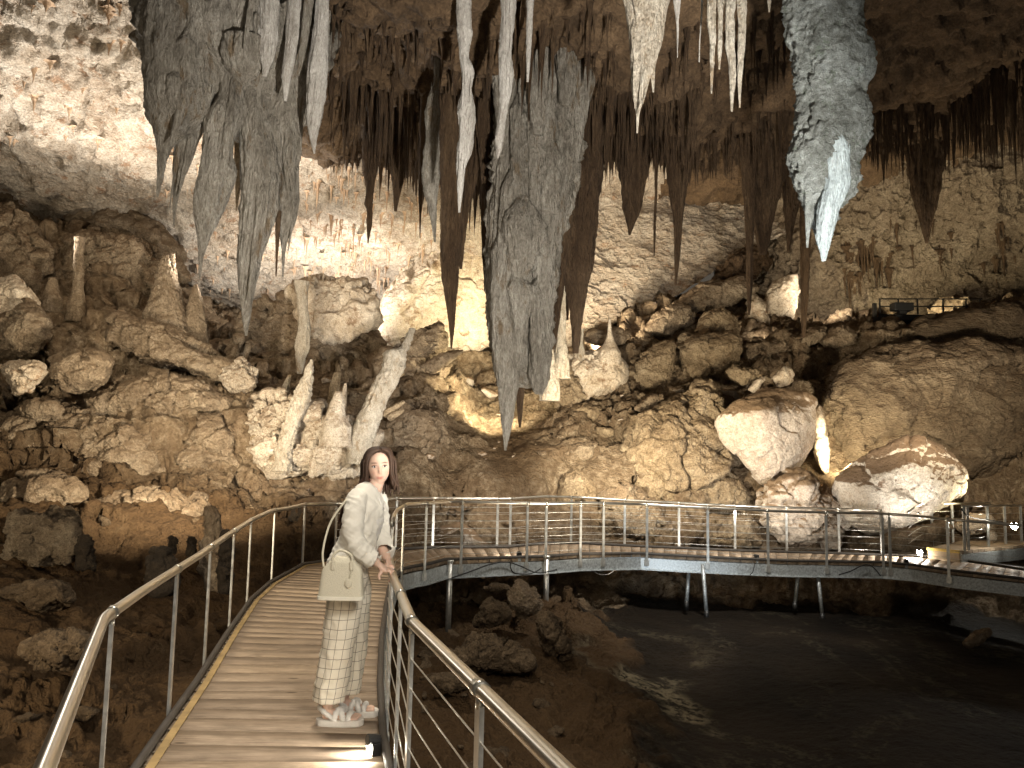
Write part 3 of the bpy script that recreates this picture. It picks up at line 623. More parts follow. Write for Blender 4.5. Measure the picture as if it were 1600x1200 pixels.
def hull_rock(pts, level, k=14, seed=0, rough=1.0, strata=0.0, amp=None):
    pts = np.array(pts, float); c, Nn, D = hull_planes(pts)
    d, f = ico(level)
    g = np.zeros(len(d))
    for n, dd in zip(Nn, D): g += np.clip(d@n/dd, 0, None)**k
    v = d*(g**(-1.0/k))[:, None]
    s = (D.mean()) if amp is None else amp
    def vn(v):
        a, b, e = v[f[:, 0]], v[f[:, 1]], v[f[:, 2]]; fn = np.cross(b-a, e-a); out = np.zeros_like(v)
        for q in range(3):
            for ax in range(3): out[:, ax] += np.bincount(f[:, q], fn[:, ax], len(v))
        return out/(np.linalg.norm(out, axis=1)[:, None]+1e-12)
    o = seed*7.31; q = v+c+o
    n = vn(v)
    v = v+n*(fbm(q*1.0/s*.9, 4)[:, None]*.12*s+ridge(q/s*1.3+5, 3)[:, None]*.07*s)*rough
    n = vn(v); q = v+c+o
    v = v+n*(billow(q*2.6/s**.5, 4, .55)[:, None]*.034*s**.7+fbm(q*7/s**.3, 4, .62)[:, None]*.030*s**.6)*rough
    wq = q+fbm(q*1.3/s, 3)[:, None]*.25*s
    v = v+n*(facet(wq*(1.5/s**.8), .25)[:, None]*.135*s**.9+facet(wq*(4.2/s**.6)+30, .10)[:, None]*.030*s**.7)*rough*(1-.6*strata)
    n = vn(v)
    if strata: v = v+n*(ridge(q*np.array([1.0, 1.0, 2.2])*.8, 4)[:, None]*.12+facet(wq*1.9+60, .2)[:, None]*.06)*strata
    v = v+n*(ridge(q*11, 2)[:, None]*.010)*rough
    return c, v, f
ROCKN = [0]
def boulder(label, outline, Y, thick=1.6, bulge=.5, m='gold', level=6, name='boulder', extra=(), group=None, k=14, rough=1.0, strata=0.0, parent=None, top=0.0):
    ROCKN[0] += 1
    cx, cy = np.mean(outline, axis=0); pts = []
    for px, py in outline:
        pts.append(P(px, py, Y))
        pts.append(P(cx+(px-cx)*.62, cy+(py-cy)*.62, Y-bulge))
        pts.append(P(cx+(px-cx)*.8, cy+(py-cy)*.8-top, Y+thick))
    for px, py, dy in extra: pts.append(P(px, py, Y+dy))
    c, v, f = hull_rock(pts, level, k, ROCKN[0], rough, strata)
    o = mesh_np(name, v, f, M[m], None, True, c)
    tag(o, label, 'boulder' if name == 'boulder' else 'rock', group); return o
B = boulder
B('pale pinkish-grey tilted block with a flat brown top, wedged above the lit boulder', [(1112, 655), (1150, 618), (1200, 603), (1262, 608), (1280, 622), (1276, 690), (1262, 712), (1245, 735), (1218, 756), (1190, 757), (1160, 720), (1125, 690)], 16.9, 2.2, .35, 'block', 7, k=34, rough=.42, extra=[(1190, 640, -.75), (1250, 650, -.5), (1200, 730, -.3)])
B('brightly lit white boulder with brown patches and a yellow glowing edge', [(1297, 748), (1345, 713), (1400, 690), (1432, 675), (1465, 690), (1497, 718), (1519, 756), (1512, 772), (1495, 792), (1460, 808), (1400, 830), (1350, 838), (1320, 825), (1300, 790)], 16.3, 2.0, .5, 'patchy', 7, k=24, rough=.6, extra=[(1430, 715, -.8), (1470, 760, -.75), (1380, 790, -.4)])
B('thin yellow-lit slab edge standing just behind the pale tilted block', [(1270, 640), (1283, 622), (1293, 690), (1298, 742), (1288, 748), (1274, 715)], 17.5, 1.0, .1, 'cream', 5, 'rock_slab')
B('cracked pale rock pile under the tilted block, touching the far rail', [(1186, 762), (1245, 738), (1290, 765), (1316, 800), (1312, 845), (1280, 856), (1230, 850), (1200, 835), (1182, 795)], 16.4, 1.5, .4, 'block', 6, rough=1.7)
B('broad ochre mound of cemented rubble beside the pale tilted block', [(930, 745), (955, 690), (1000, 640), (1060, 610), (1100, 650), (1122, 690), (1180, 740), (1204, 790), (1170, 815), (1100, 832), (1000, 842), (945, 800)], 17.4, 2.6, .7, 'gold', 7, rough=1.3)
B('round cream flowstone boulder carrying small stalagmites on its top', [(872, 562), (905, 548), (950, 543), (975, 558), (986, 590), (975, 610), (945, 628), (915, 618), (882, 632), (864, 600)], 19.3, 1.4, .5, 'cream', 6, rough=1.0)
B('lumpy flowstone fold drooping beside the round cream boulder', [(862, 570), (885, 560), (905, 590), (925, 628), (905, 650), (870, 640), (855, 610)], 18.9, 1.0, .3, 'gold', 6, rough=1.6)
B('brown angular block between the round cream boulder and the square ochre block', [(982, 562), (1020, 540), (1055, 522), (1063, 560), (1058, 595), (1035, 618), (1000, 632), (976, 615)], 20.2, 1.6, .4, 'gold', 6)
B('square ochre block with a straight crack along its edge, high on the slope', [(1060, 527), (1100, 516), (1150, 517), (1160, 545), (1156, 592), (1130, 604), (1090, 604), (1066, 590)], 20.3, 1.6, .45, 'gold', 6, k=20)
B('dark brown pitted block next to the square ochre block', [(1162, 532), (1200, 526), (1250, 526), (1264, 560), (1250, 590), (1200, 598), (1166, 584)], 20.6, 1.5, .4, 'tan', 6, rough=1.3)
B('flat wedge of ochre rock lying on the rubble above the tilted block', [(1132, 580), (1145, 570), (1185, 578), (1192, 590), (1160, 604), (1138, 592)], 18.4, .7, .2, 'gold', 5)
B('small yellow-lit pale rock perched above the tilted block', [(1206, 592), (1225, 570), (1238, 580), (1240, 598), (1215, 606)], 18.2, .5, .2, 'cream', 5)
B('narrow white slab leaning in the rubble above the tilted block', [(1168, 610), (1188, 588), (1196, 590), (1180, 616)], 18.0, .4, .1, 'cream', 4)
B('knobbly ochre boulder leaning against the pale tilted block', [(1083, 602), (1105, 592), (1130, 615), (1140, 632), (1122, 665), (1095, 687), (1060, 672), (1056, 655), (1088, 640)], 17.7, 1.0, .4, 'gold', 6, rough=1.5)
B('ochre boulder with a peaked top at the upper edge of the mound', [(1078, 600), (1095, 590), (1118, 602), (1130, 620), (1100, 632), (1072, 625)], 18.6, .8, .3, 'gold', 5)
B('small grey-brown rock pointing up beside the dark gap', [(990, 640), (1010, 618), (1030, 612), (1034, 630), (1010, 648)], 18.4, .7, .2, 'tan', 5)
B('wedge-shaped ochre rock just below the round cream boulder', [(886, 642), (915, 627), (947, 640), (937, 657), (915, 668), (893, 657)], 18.5, .8, .3, 'gold', 5)
B('dark rounded boulder under the wedge-shaped ochre rock', [(866, 660), (885, 645), (908, 658), (916, 680), (895, 698), (870, 690)], 18.2, .8, .3, 'tan', 5)
B('flat-faced brown rock beside the broad ochre mound', [(882, 702), (910, 689), (936, 690), (932, 715), (906, 730), (884, 718)], 17.4, .8, .3, 'tan', 5)
B('brown rock with a pale broken edge above the far rail', [(866, 780), (882, 738), (900, 728), (920, 745), (944, 770), (938, 800), (888, 806)], 16.5, .9, .3, 'gold', 6)
B('grey-brown ridged rock behind the wires of the far rail', [(928, 775), (975, 748), (1008, 768), (1040, 800), (1058, 842), (1000, 856), (936, 842)], 16.1, 1.0, .35, 'tan', 6, rough=1.5)
B('fluted ochre rock hanging over the dark gap behind the far rail', [(1080, 822), (1120, 806), (1185, 815), (1194, 848), (1140, 862), (1086, 852)], 16.3, 1.0, .3, 'gold', 6, rough=1.7)
B('pale stone slab tilted beside the walkway near the woman', [(664, 858), (688, 822), (716, 814), (740, 828), (768, 856), (720, 868)], 15.1, .8, .2, 'block', 6, k=24, rough=.5)
B('low pale rock beyond the railing next to the lit boulder', [(1488, 822), (1510, 806), (1545, 802), (1562, 815), (1540, 832), (1500, 836)], 16.6, .7, .2, 'cream', 5)
B('long dark rock lying under the lit boulder', [(1330, 850), (1400, 826), (1480, 812), (1500, 826), (1440, 848), (1360, 862)], 16.2, .8, .2, 'tan', 5, rough=1.3)
B('hollow porous rock riddled with holes on the dark soil', [(10, 842), (50, 803), (85, 795), (106, 815), (119, 850), (106, 877), (60, 884), (22, 872)], 9.9, .9, .35, 'porous', 6, rough=2.6)
B('pale shelf of rock with drip fringe at the picture edge', [(2, 572), (30, 560), (66, 568), (73, 582), (50, 594), (46, 612), (25, 622), (14, 598)], 13.5, .9, .3, 'cream', 6, rough=1.2)
B('angular reddish-brown block beside the pale shelf of rock', [(73, 562), (110, 545), (160, 545), (181, 565), (166, 600), (140, 613), (110, 613), (80, 597)], 13.8, 1.0, .35, 'tan', 6)
B('flat oval brown stone below the pale shelf of rock', [(22, 640), (45, 622), (85, 622), (104, 640), (85, 656), (40, 655)], 13.5, .7, .2, 'tan', 5)
B('bright cream-lit rock corner at the crest of the bank', [(-10, 440), (20, 430), (42, 450), (62, 478), (46, 505), (-10, 520)], 15.2, 1.0, .3, 'cream', 6, rough=1.2)
B('large bulging tan rock under the bright rock corner', [(-20, 500), (30, 470), (70, 480), (85, 520), (60, 560), (-20, 565)], 14.9, 1.2, .4, 'tan', 6, rough=1.2)
B('long slanting brown ledge running down from the fat stalagmites', [(165, 492), (250, 505), (330, 545), (402, 588), (392, 606), (300, 580), (200, 556), (155, 522)], 15.4, 1.5, .35, 'tan', 7, rough=1.2)
B('white crusted rock at the lower end of the slanting ledge', [(338, 572), (372, 560), (404, 580), (404, 608), (372, 616), (346, 600)], 15.2, .8, .25, 'crust', 6, rough=1.6)
B('white flowstone bank carrying the leaning broken columns', [(378, 645), (420, 612), (470, 625), (540, 640), (592, 665), (582, 700), (562, 738), (520, 752), (450, 750), (400, 724), (384, 690)], 14.15, 1.6, .3, 'crust', 7, rough=1.6)
B('bulging crusted boulder beside the white flowstone bank', [(268, 692), (300, 660), (340, 648), (378, 690), (388, 742), (340, 768), (280, 758)], 14.3, 1.2, .4, 'tan', 6, rough=1.6)
B('dark brown knoll behind the woman\'s head', [(598, 665), (640, 625), (688, 642), (704, 690), (682, 722), (620, 728)], 16.4, 1.3, .45, 'tan', 6, rough=1.3)
B('thin tilted slab of brown rock on the slope behind the tall leaning column', [(652, 572), (690, 552), (728, 545), (712, 562), (672, 584)], 17.4, .6, .1, 'tan', 5)
B('tan rounded overhang with drip marks at the crest of the bank', [(60, 470), (90, 380), (150, 355), (230, 375), (262, 430), (258, 480), (160, 500)], 18.3, 1.5, .5, 'tan', 7, rough=1.3)
B('dark reddish outcrop at the picture edge under the pale ceiling', [(-60, 330), (10, 312), (50, 345), (72, 410), (60, 460), (-60, 480)], 17.5, 1.6, .5, 'tan', 7, rough=1.5)
B('pale brown hump under the pale ceiling next to the reddish outcrop', [(50, 370), (110, 325), (190, 320), (250, 350), (300, 400), (310, 450), (180, 440)], 20.0, 1.5, .5, 'tan', 6, rough=1.0)
B('huge smooth brown rock mass bulging above the lit boulder', [(1262, 610), (1320, 548), (1400, 522), (1500, 516), (1620, 520), (1690, 600), (1660, 680), (1565, 702), (1535, 765), (1480, 748), (1440, 705), (1380, 712), (1330, 735), (1302, 744), (1282, 690)], 18.2, 2.2, .7, 'mass', 7, rough=.9, strata=.6)
B('smooth brown hump on the crest below the gallery railing', [(1390, 520), (1440, 492), (1520, 478), (1620, 470), (1660, 520), (1560, 545), (1450, 545)], 19.6, 2.0, .4, 'mass', 6, rough=.7)
B('round-topped boulder on the crest below the pale leaning slab', [(1276, 535), (1300, 512), (1318, 507), (1338, 518), (1348, 538), (1310, 552)], 20.2, .9, .3, 'tan', 5)
B('sloping dark boulder next to the round-topped boulder on the crest', [(1232, 532), (1262, 516), (1292, 508), (1300, 522), (1275, 540), (1240, 545)], 20.5, .9, .3, 'tan', 5)
B('dark boulder at the foot of the tilted pale slab', [(996, 520), (1020, 490), (1060, 470), (1085, 480), (1090, 505), (1040, 528)], 22.0, 1.0, .3, 'tan', 6)
B('tan boulder with a lit upper edge below the bright rock face', [(1080, 520), (1100, 488), (1130, 478), (1152, 495), (1160, 518), (1120, 530)], 21.4, 1.0, .3, 'gold', 6)
B('black-brown jagged rock under the hanging brown stalactite', [(1112, 440), (1150, 395), (1195, 380), (1205, 410), (1180, 440), (1140, 455)], 23.6, 1.0, .3, 'drip', 6, rough=1.8)
B('flat-topped brown rock bridging to the tilted slab', [(1040, 480), (1090, 440), (1160, 430), (1200, 445), (1170, 470), (1090, 492)], 22.8, 1.0, .3, 'tan', 6)
B('pale leaning rock face beside the floodlit spot', [(1188, 480), (1205, 440), (1245, 420), (1252, 470), (1236, 515), (1200, 520)], 22.6, .8, .2, 'cream', 6, rough=.8)
B('brightly floodlit white rock face in the gap of the hill', [(1168, 470), (1180, 458), (1200, 470), (1206, 515), (1180, 522), (1164, 515)], 22.2, .7, .2, 'cream', 5, rough=1.2)
B('flat rock shelf behind the small stalagmites', [(905, 525), (920, 512), (970, 512), (988, 520), (980, 538), (930, 542)], 20.6, .8, .2, 'tan', 5)
B('jagged grey rock beside the pit under the walkway', [(794, 946), (799, 917), (811, 906), (830, 926), (847, 941), (842, 957), (812, 962)], 10.9, .5, .2, 'tan', 6, rough=1.6)
B('rounded boulder on the soil between the hand and the jagged grey rock', [(742, 960), (765, 938), (790, 945), (798, 966), (775, 978), (745, 975)], 10.4, .5, .2, 'soilstone', 5, rough=1.5)
B('low yellowish stone under the far walkway beside its post', [(750, 920), (770, 911), (795, 914), (800, 922), (765, 927)], 11.4, .3, .1, 'soilstone', 5)
B('grey crumbling ridge sloping into the dark pit', [(838, 960), (855, 950), (878, 985), (890, 1020), (872, 1030), (850, 1000)], 9.6, .6, .2, 'soilstone', 6, rough=1.8)
B('pale crumbled hump of soil beyond the sloping handrail', [(700, 1020), (735, 992), (780, 990), (820, 1015), (840, 1045), (780, 1050), (715, 1048)], 8.5, .6, .15, 'soilstone', 6, rough=1.4)
B('smooth flat stone under the sloping handrail', [(665, 1062), (690, 1050), (725, 1055), (735, 1075), (700, 1085)], 7.6, .4, .12, 'soilstone', 5)
B('log-shaped stone lying alone in the dark pit', [(1503, 1004), (1530, 984), (1548, 980), (1553, 988), (1532, 1006), (1510, 1015)], 11.6, .3, .1, 'tan', 5)
B('pale smooth flowstone slope with a diagonal edge behind the tallest leaning column', [(540, 570), (565, 505), (610, 440), (660, 390), (705, 355), (770, 330), (840, 400), (840, 520), (700, 575)], 22.3, 2.2, .5, 'cream', 7, 'flowstone_slope', k=16, rough=.55)
B('cream flowstone curtain behind the knobbly white column', [(440, 445), (470, 432), (530, 428), (590, 440), (606, 480), (575, 520), (530, 545), (480, 530), (455, 500)], 18.6, 1.5, .3, 'cream', 6, 'flowstone_slope', rough=1.3)
B('layered brown rock ledge below the cream flowstone curtain', [(330, 530), (370, 480), (440, 455), (520, 520), (600, 530), (612, 575), (540, 605), (430, 600), (350, 570)], 19.2, 1.6, .4, 'tan', 7, 'rock_ledge', rough=1.5)
B('broken tan rock shelf between the knoll and the yellow-lit rubble', [(612, 560), (650, 520), (690, 500), (700, 540), (692, 590), (650, 610), (618, 600)], 18.4, 1.2, .3, 'tan', 6, 'rock_ledge', rough=1.5)
B('rough tan rock wall at the foot of the bank beside the bulging crusted boulder', [(-20, 640), (60, 660), (150, 640), (250, 670), (275, 740), (200, 775), (80, 780), (-20, 765)], 14.0, 1.2, .35, 'tan', 7, rough=1.5)
B('low brown boulder half sunk where the soil meets the bank at the picture edge', [(-30, 790), (20, 745), (80, 735), (130, 760), (140, 800), (60, 815)], 12.6, 1.2, .4, 'tan', 6, rough=1.3)
B('long low rock rib along the foot of the bank below the rough tan wall', [(120, 800), (180, 770), (270, 765), (330, 785), (340, 810), (220, 825)], 12.8, 1.0, .35, 'tan', 6, rough=1.4)
B('rounded muddy rock on the dark soil bank in the bottom corner', [(30, 1010), (80, 985), (140, 990), (165, 1020), (110, 1045), (45, 1040)], 6.9, .5, .2, 'soilstone', 6, rough=1.5)
B('flat muddy rock half buried near the first bend of the handrail', [(-10, 925), (50, 905), (110, 915), (120, 940), (50, 955)], 8.6, .6, .2, 'soilstone', 6, rough=1.5)
B('wide overhanging brown rock between the slanting ledge and the crusted boulder', [(120, 620), (200, 590), (300, 590), (370, 625), (340, 655), (250, 668), (160, 655)], 14.6, 1.2, .4, 'tan', 7, rough=1.4)
# dark stubs on the soil bank
def stub(label, px, pyt, pyb, w, Y, m='darkstub', cat='stalagmite'):
    a, b = P(px, pyb, Y), P(px, pyt, Y); h = b[2]-a[2]; r = w/FPX*Y/2; c0, v, f = None, None, None
    pts = [a+np.array((r*1.1*math.cos(t), r*1.1*math.sin(t), -.15)) for t in np.linspace(0, 6, 9)]+[b+np.array((r*.62*math.cos(t), r*.62*math.sin(t), -.06*r)) for t in np.linspace(0.3, 6.2, 8)]+[a+np.array((r*math.cos(t), r*math.sin(t), h*.55)) for t in np.linspace(.2, 6.1, 8)]
    ROCKN[0] += 1; c, v, f = hull_rock(pts, 5, 14, ROCKN[0], 1.3)
    o = mesh_np('stalagmite_stub', v, f, M[m], None, True, c); tag(o, label, cat); return o
stub('short black stalagmite stub beside the porous rock', 132, 832, 876, 26, 9.7)
stub('tall dark stump with a pale streak, standing behind the handrail', 331, 782, 915, 34, 9.6, 'tan')
stub('thin dark stump leaning on the tall stump', 352, 822, 915, 20, 9.5)
stub('squat dark stub on the soil bank below the tall stump', 252, 852, 912, 44, 8.9)
stub('black block-like stump beyond the bend of the handrail', 470, 786, 830, 34, 13.2)
stub('tiny dark stub at the foot of the bank', 300, 836, 852, 14, 10.6)
stub('tiny dark stub near the tall stump', 270, 838, 850, 12, 10.8)
# loose stones: a few shapes, many individual copies resting on the ground
STONES = []; DARKS = []
for i in range(7):
    rr = random.Random(i+50); pts = [np.array((rr.uniform(-1, 1), rr.uniform(-.8, .8), rr.uniform(-.6, .6)))*.5 for _ in range(16)]
    c, v, f = hull_rock(pts, 3, 16, 90+i, 1.0, 0, .45); o = mesh_np('loose_stone', v, f, M[('tan', 'gold', 'block')[i % 3]]); STONES.append(o)
    o = mesh_np('loose_stone', v*np.array((1, .9, 1.1)), f, M['soilstone']); DARKS.append(o)
def strew(n, poly, Yr, size, label, group, seed, sink=.25, pool=None):
    rr = random.Random(seed); k = 0
    while k < n:
        px, py = rr.uniform(poly[0], poly[2]), 0
        Y = rr.uniform(*Yr); x = P(px, 700, Y)[0]
        if min(np.hypot(mid[:, 0]-x, mid[:, 1]-Y)) < 0: continue
        z = ground(x, Y); s_ = size[0]+(size[1]-size[0])*rr.random()**2.2
        o = (pool or STONES)[rr.randrange(7)]
        o = o if not o.get('label') else o.copy()
        if o.name not in COL.objects: COL.objects.link(o)
        o.location = (x, Y, z+s_*(.25-sink)); o.scale = (s_, s_*rr.uniform(.7, 1.2), s_*rr.uniform(.6, 1)); o.rotation_euler = (rr.uniform(-.4, .4), rr.uniform(-.4, .4), rr.uniform(0, 6.3))
        tag(o, label, 'stone', group); k += 1
strew(26, (390, 0, 640), (12.9, 14.6), (.06, .26), 'loose stone on the brown soil at the foot of the white flowstone bank', 'stones below the white bank', 1)
strew(26, (650, 0, 860), (15.2, 18.5), (.08, .38), 'loose stone on the brown earth slope behind the far rail', 'stones on the earth slope', 2)
strew(30, (690, 0, 800), (18.5, 22), (.2, .75), 'rubble block on the yellow-lit slope behind the huge hanging column', 'rubble on the yellow-lit slope', 3)
strew(50, (860, 0, 1240), (16.6, 20.5), (.15, .8), 'rubble block on the ochre rock hill', 'rubble on the ochre hill', 4)
strew(60, (640, 0, 900), (5.5, 11.8), (.05, .34), 'loose stone on the dark soil beside the pit', 'stones beside the pit', 5, pool=DARKS)
strew(50, (-50, 0, 420), (5.5, 12.8), (.05, .34), 'loose stone on the dark soil bank', 'stones on the dark soil bank', 6, pool=DARKS)
strew(28, (330, 0, 700), (16.8, 22), (.15, .7), 'broken block on the slope under the pale ceiling', 'broken blocks behind the bank', 7)
strew(20, (1040, 0, 1320), (20.5, 24), (.2, .7), 'broken block on the crest of the rock hill', 'broken blocks on the crest', 8)
# ------------------------------------------------------------------ stalactites, stalagmites and columns
SN = [0]; SD = [0]
def drip(label, prof, Y, m='grey', name='stalactite', up=False, flute=.16, lump=.10, flat=.85, parent=None, group=None, part=None, res=1.0, k=2.6, toroof=True, knob=0.0, sides=True):
    """a dripstone body: rings along the traced profile (row, column of one side, column of the other)"""
    SN[0] += 1 if part != 'side_drip' else 0; SD[0] += 1; sd = SN[0]*5.7+(SD[0]*3.3 if part == 'side_drip' else 0)
    pr = sorted(prof)
    if part is not None:
        r0, a0, b0 = pr[0]; m0 = (a0+b0)/2; h0 = (b0-a0)/2; e_ = 34 if part != 'side_drip' else 4+(pr[-1][0]-r0)*.35; pr = [(r0-e_, m0-h0*.12, m0+h0*.12), (r0-e_*.6, m0-h0*.5, m0+h0*.5), (r0-e_*.2, m0-h0*.88, m0+h0*.88)]+pr[1:]
    row = np.array([p[0] for p in pr], float); xl = np.array([p[1] for p in pr], float); xr = np.array([p[2] for p in pr], float)
    C = np.array([P((a+b)/2, r, Y) for r, a, b in zip(row, xl, xr)]); R = np.maximum((xr-xl)/2/FPX*Y, .002)
    if not up and toroof and part is None:
        rz = roof(C[0, 0], Y)+.25
        if rz > C[0, 2]+.05:
            C = np.vstack([[C[0, 0], C[0, 1], rz], C]); R = np.concatenate([[R[0]*1.25], R])
    if up: C = np.vstack([C, C[-1]-np.array((0, 0, .35))]); R = np.concatenate([R, [R[-1]*1.15]])
    z = -C[:, 2]; t = np.concatenate([[0], np.cumsum(np.linalg.norm(np.diff(C, axis=0), axis=1))])
    L = t[-1]; rmax = R.max(); step = max(.012, min(.04, rmax*.12))/res; n = int(max(14, min(420, L/step))); s = np.linspace(0, L, n)
    c = np.stack([np.interp(s, t, C[:, i]) for i in range(3)], 1); r = np.interp(s, t, R)
    ker = max(1, int(n*.012)); w = np.ones(2*ker+1)/(2*ker+1)
    if n > 30:
        pad = lambda a: np.concatenate([np.full(ker, a[0]), a, np.full(ker, a[-1])])
        r2 = np.convolve(pad(r), w, 'valid'); r = np.minimum(r2, r*1.5); c[:, 0] = np.convolve(pad(c[:, 0]), w, 'valid')
    na = int(max(12, min(110, 2*PI*rmax/(step*.9)))); a = np.linspace(0, 2*PI, na, endpoint=False)
    A = np.broadcast_to(a[None], (n, na)); ca, sa = np.cos(A), np.sin(A)
    zz = np.broadcast_to(c[:, 2:3], (n, na)); twist = .25*np.sin(zz*1.3+sd)
    fp = np.stack([np.cos(A+twist)*k+sd, np.sin(A+twist)*k+sd*.5, zz*.45], -1).reshape(-1, 3)
    F = (ridge(fp, 3, .6)-.1+.45*(ridge(fp*np.array([3.1, 3.1, .8])+20, 2)-.2)).reshape(n, na)
    base = np.stack([c[:, 0:1]+ca*r[:, None], c[:, 1:2]+sa*r[:, None]*flat, zz], -1).reshape(-1, 3)
    f1 = fbm(base*np.array([3.2, 3.2, 2.0])/max(.25, rmax)**.6+sd, 4, .6).reshape(n, na)
    f2 = (billow(base*(13/max(.2, rmax)**.25)+sd, 3, .65)+.5*facet(base*9+sd, .3)).reshape(n, na)
    rad = r[:, None]*(1+flute*F+lump*f1*1.6)+knob*f2*np.minimum(1, r[:, None]/.08)+.006*f2*np.minimum(1, r[:, None]/.05)
    rad = np.maximum(rad, .0015)
    v = np.stack([c[:, 0:1]+ca*rad, c[:, 1:2]+sa*rad*flat, zz+0*rad], -1).reshape(-1, 3)
    idx = np.arange(n*na).reshape(n, na); nx = np.roll(idx, -1, 1)
    q = np.stack([idx[:-1], idx[1:], nx[1:], nx[:-1]], -1).reshape(-1, 4)
    v = np.vstack([v, c[0], c[-1]]); T = n*na
    tri = np.vstack([np.stack([np.full(na, T), idx[0], nx[0]], 1), np.stack([np.full(na, T+1), nx[-1], idx[-1]], 1)])
    org = c[0] if not up else c[-1]
    if part is None:
        o = mesh_np(name, v-org, [q, tri], M[m], None, True, org); tag(o, label, name.replace('_', ' '), group)
        wmax = (xr-xl).max()
        if sides and name == 'stalactite' and wmax > 15:            # ragged smaller drips grown on its flanks
            rr = random.Random(SN[0]); r0, r1 = max(row.min(), -30), row.max(); keep_n = SN[0]
            for i in range(min(10, int(wmax/7)+2)):
                ra = r0+(r1-r0)*rr.uniform(.0, .62); rb2 = min(r1-4, ra+(r1-r0)*rr.uniform(.14, .34)); w_ = np.interp(ra, row, xr-xl); cx = np.interp(ra, row, (xl+xr)/2); cx2 = np.interp(rb2, row, (xl+xr)/2); w2 = np.interp(rb2, row, xr-xl)
                u = rr.uniform(-.92, .92); hw = max(1.6, w_*rr.uniform(.08, .17)); rad_m = w_/2/FPX*Y
                x1 = cx+u*w_*.46; x2 = cx2+u*max(w2*.50, w_*.30)
                drip(None, [(ra, x1-hw, x1+hw), (ra*.6+rb2*.4, x1*.6+x2*.4-hw*.8, x1*.6+x2*.4+hw*.8), (ra*.25+rb2*.75, x1*.25+x2*.75-hw*.45, x1*.25+x2*.75+hw*.45), (rb2, x2-hw*.08, x2+hw*.08)], Y-rad_m*flat*math.sqrt(max(0, 1-u*u))*.92, m, parent=o, part='side_drip', flute=.3, lump=.15)
    else:
        o = mesh_np(part, v-np.array(parent.location), [q, tri], M[m], parent)
        if label: o['label'] = label
    return o
D = drip
# the grey cluster hanging from the lip of the dark ceiling
D('thickest grey stalactite mass of the left cluster, ending in one thin bent spike', [(-60, 226, 332), (0, 231, 326), (60, 231, 326), (120, 228, 330), (150, 229, 330), (180, 232, 322), (205, 240, 300), (222, 243, 274), (240, 245, 264), (270, 245, 257), (300, 244, 250), (308, 245, 247)], 9.2, flute=.14, lump=.12, knob=.015)
D('grey-brown stalactite with a needle tip beside the thickest grey mass', [(40, 285, 345), (150, 285, 332), (185, 276, 322), (215, 276, 310), (240, 273, 302), (262, 272, 294), (285, 271, 284), (320, 270, 276), (352, 270.5, 272.5)], 9.4, 'grey', flute=.2)
D('bulging dark grey stalactite shaped like a spearhead', [(-60, 345, 375), (0, 343, 372), (60, 345, 368), (110, 345, 385), (150, 345, 382), (172, 330, 380), (190, 319, 376), (215, 318, 364), (235, 317, 362), (262, 314, 368), (280, 311, 367), (300, 306, 358), (320, 303, 352), (345, 306, 340), (370, 309, 328), (400, 310, 318), (435, 311, 313)], 9.3, flute=.12, lump=.09)
D('long grey stalactite hanging lowest of the grey cluster', [(40, 370, 415), (110, 372, 408), (180, 368, 420), (210, 376, 425), (250, 378, 432), (300, 380, 432), (340, 378, 428), (370, 377, 418), (400, 372, 408), (430, 373, 402), (470, 377, 394), (500, 379, 390), (525, 383, 386)], 9.5, flute=.2)
D('pear-shaped dark stalactite pressed against the longest grey one', [(190, 405, 470), (220, 418, 469), (250, 430, 466), (275, 440, 466), (310, 434, 467), (345, 434, 462), (372, 438, 450), (390, 440, 446), (432, 441, 443)], 9.7, flute=.16)
D('thin spike at the inner side of the pear-shaped dark stalactite', [(330, 430, 440), (380, 430, 436), (432, 430.5, 432)], 9.6, 'drip', toroof=False)
D('short straight grey stalactite between the spearhead and the ceiling lip', [(-20, 403, 436), (60, 405, 434), (90, 408, 428), (120, 411, 416)], 9.0, 'pale', flute=.28)
D('slim curving grey stalactite with blunt end in the grey cluster', [(-20, 450, 472), (60, 447, 470), (120, 440, 455), (158, 444, 448)], 9.1, 'pale', flute=.2)
D('long pale grey stalactite at the inner edge of the grey cluster', [(-20, 495, 514), (50, 490, 512), (100, 482, 512), (150, 480, 508), (190, 479, 500), (215, 484, 495), (240, 490, 492)], 9.2, 'pale', flute=.25)
D('small pale hooked stalactite near the top of the grey cluster', [(-20, 392, 402), (40, 383, 392), (76, 379, 383)], 8.8, 'grey')
D('narrow grey stalactite leaning toward the long pale grey one', [(0, 475, 490), (60, 470, 482), (90, 466, 476), (118, 462, 468)], 9.0, 'grey')
D('broad fluted grey curtain joining the whole left cluster to the ceiling lip', [(-60, 228, 518), (40, 230, 514), (90, 236, 504), (130, 250, 486), (165, 272, 468), (190, 300, 450), (205, 330, 430)], 9.95, flute=.22, lump=.12, knob=.01, k=4.5)
D('brown rounded boss at the lip behind the grey cluster', [(-40, 370, 510), (60, 380, 505), (150, 392, 484), (190, 402, 468), (212, 424, 462)], 10.3, 'drip', flute=.12, lump=.14)
D('thin tan stalactite in the gap beside the spearhead stalactite', [(225, 366, 380), (270, 367, 378), (300, 368, 375), (330, 368.5, 370.5)], 11.5, 'tan')
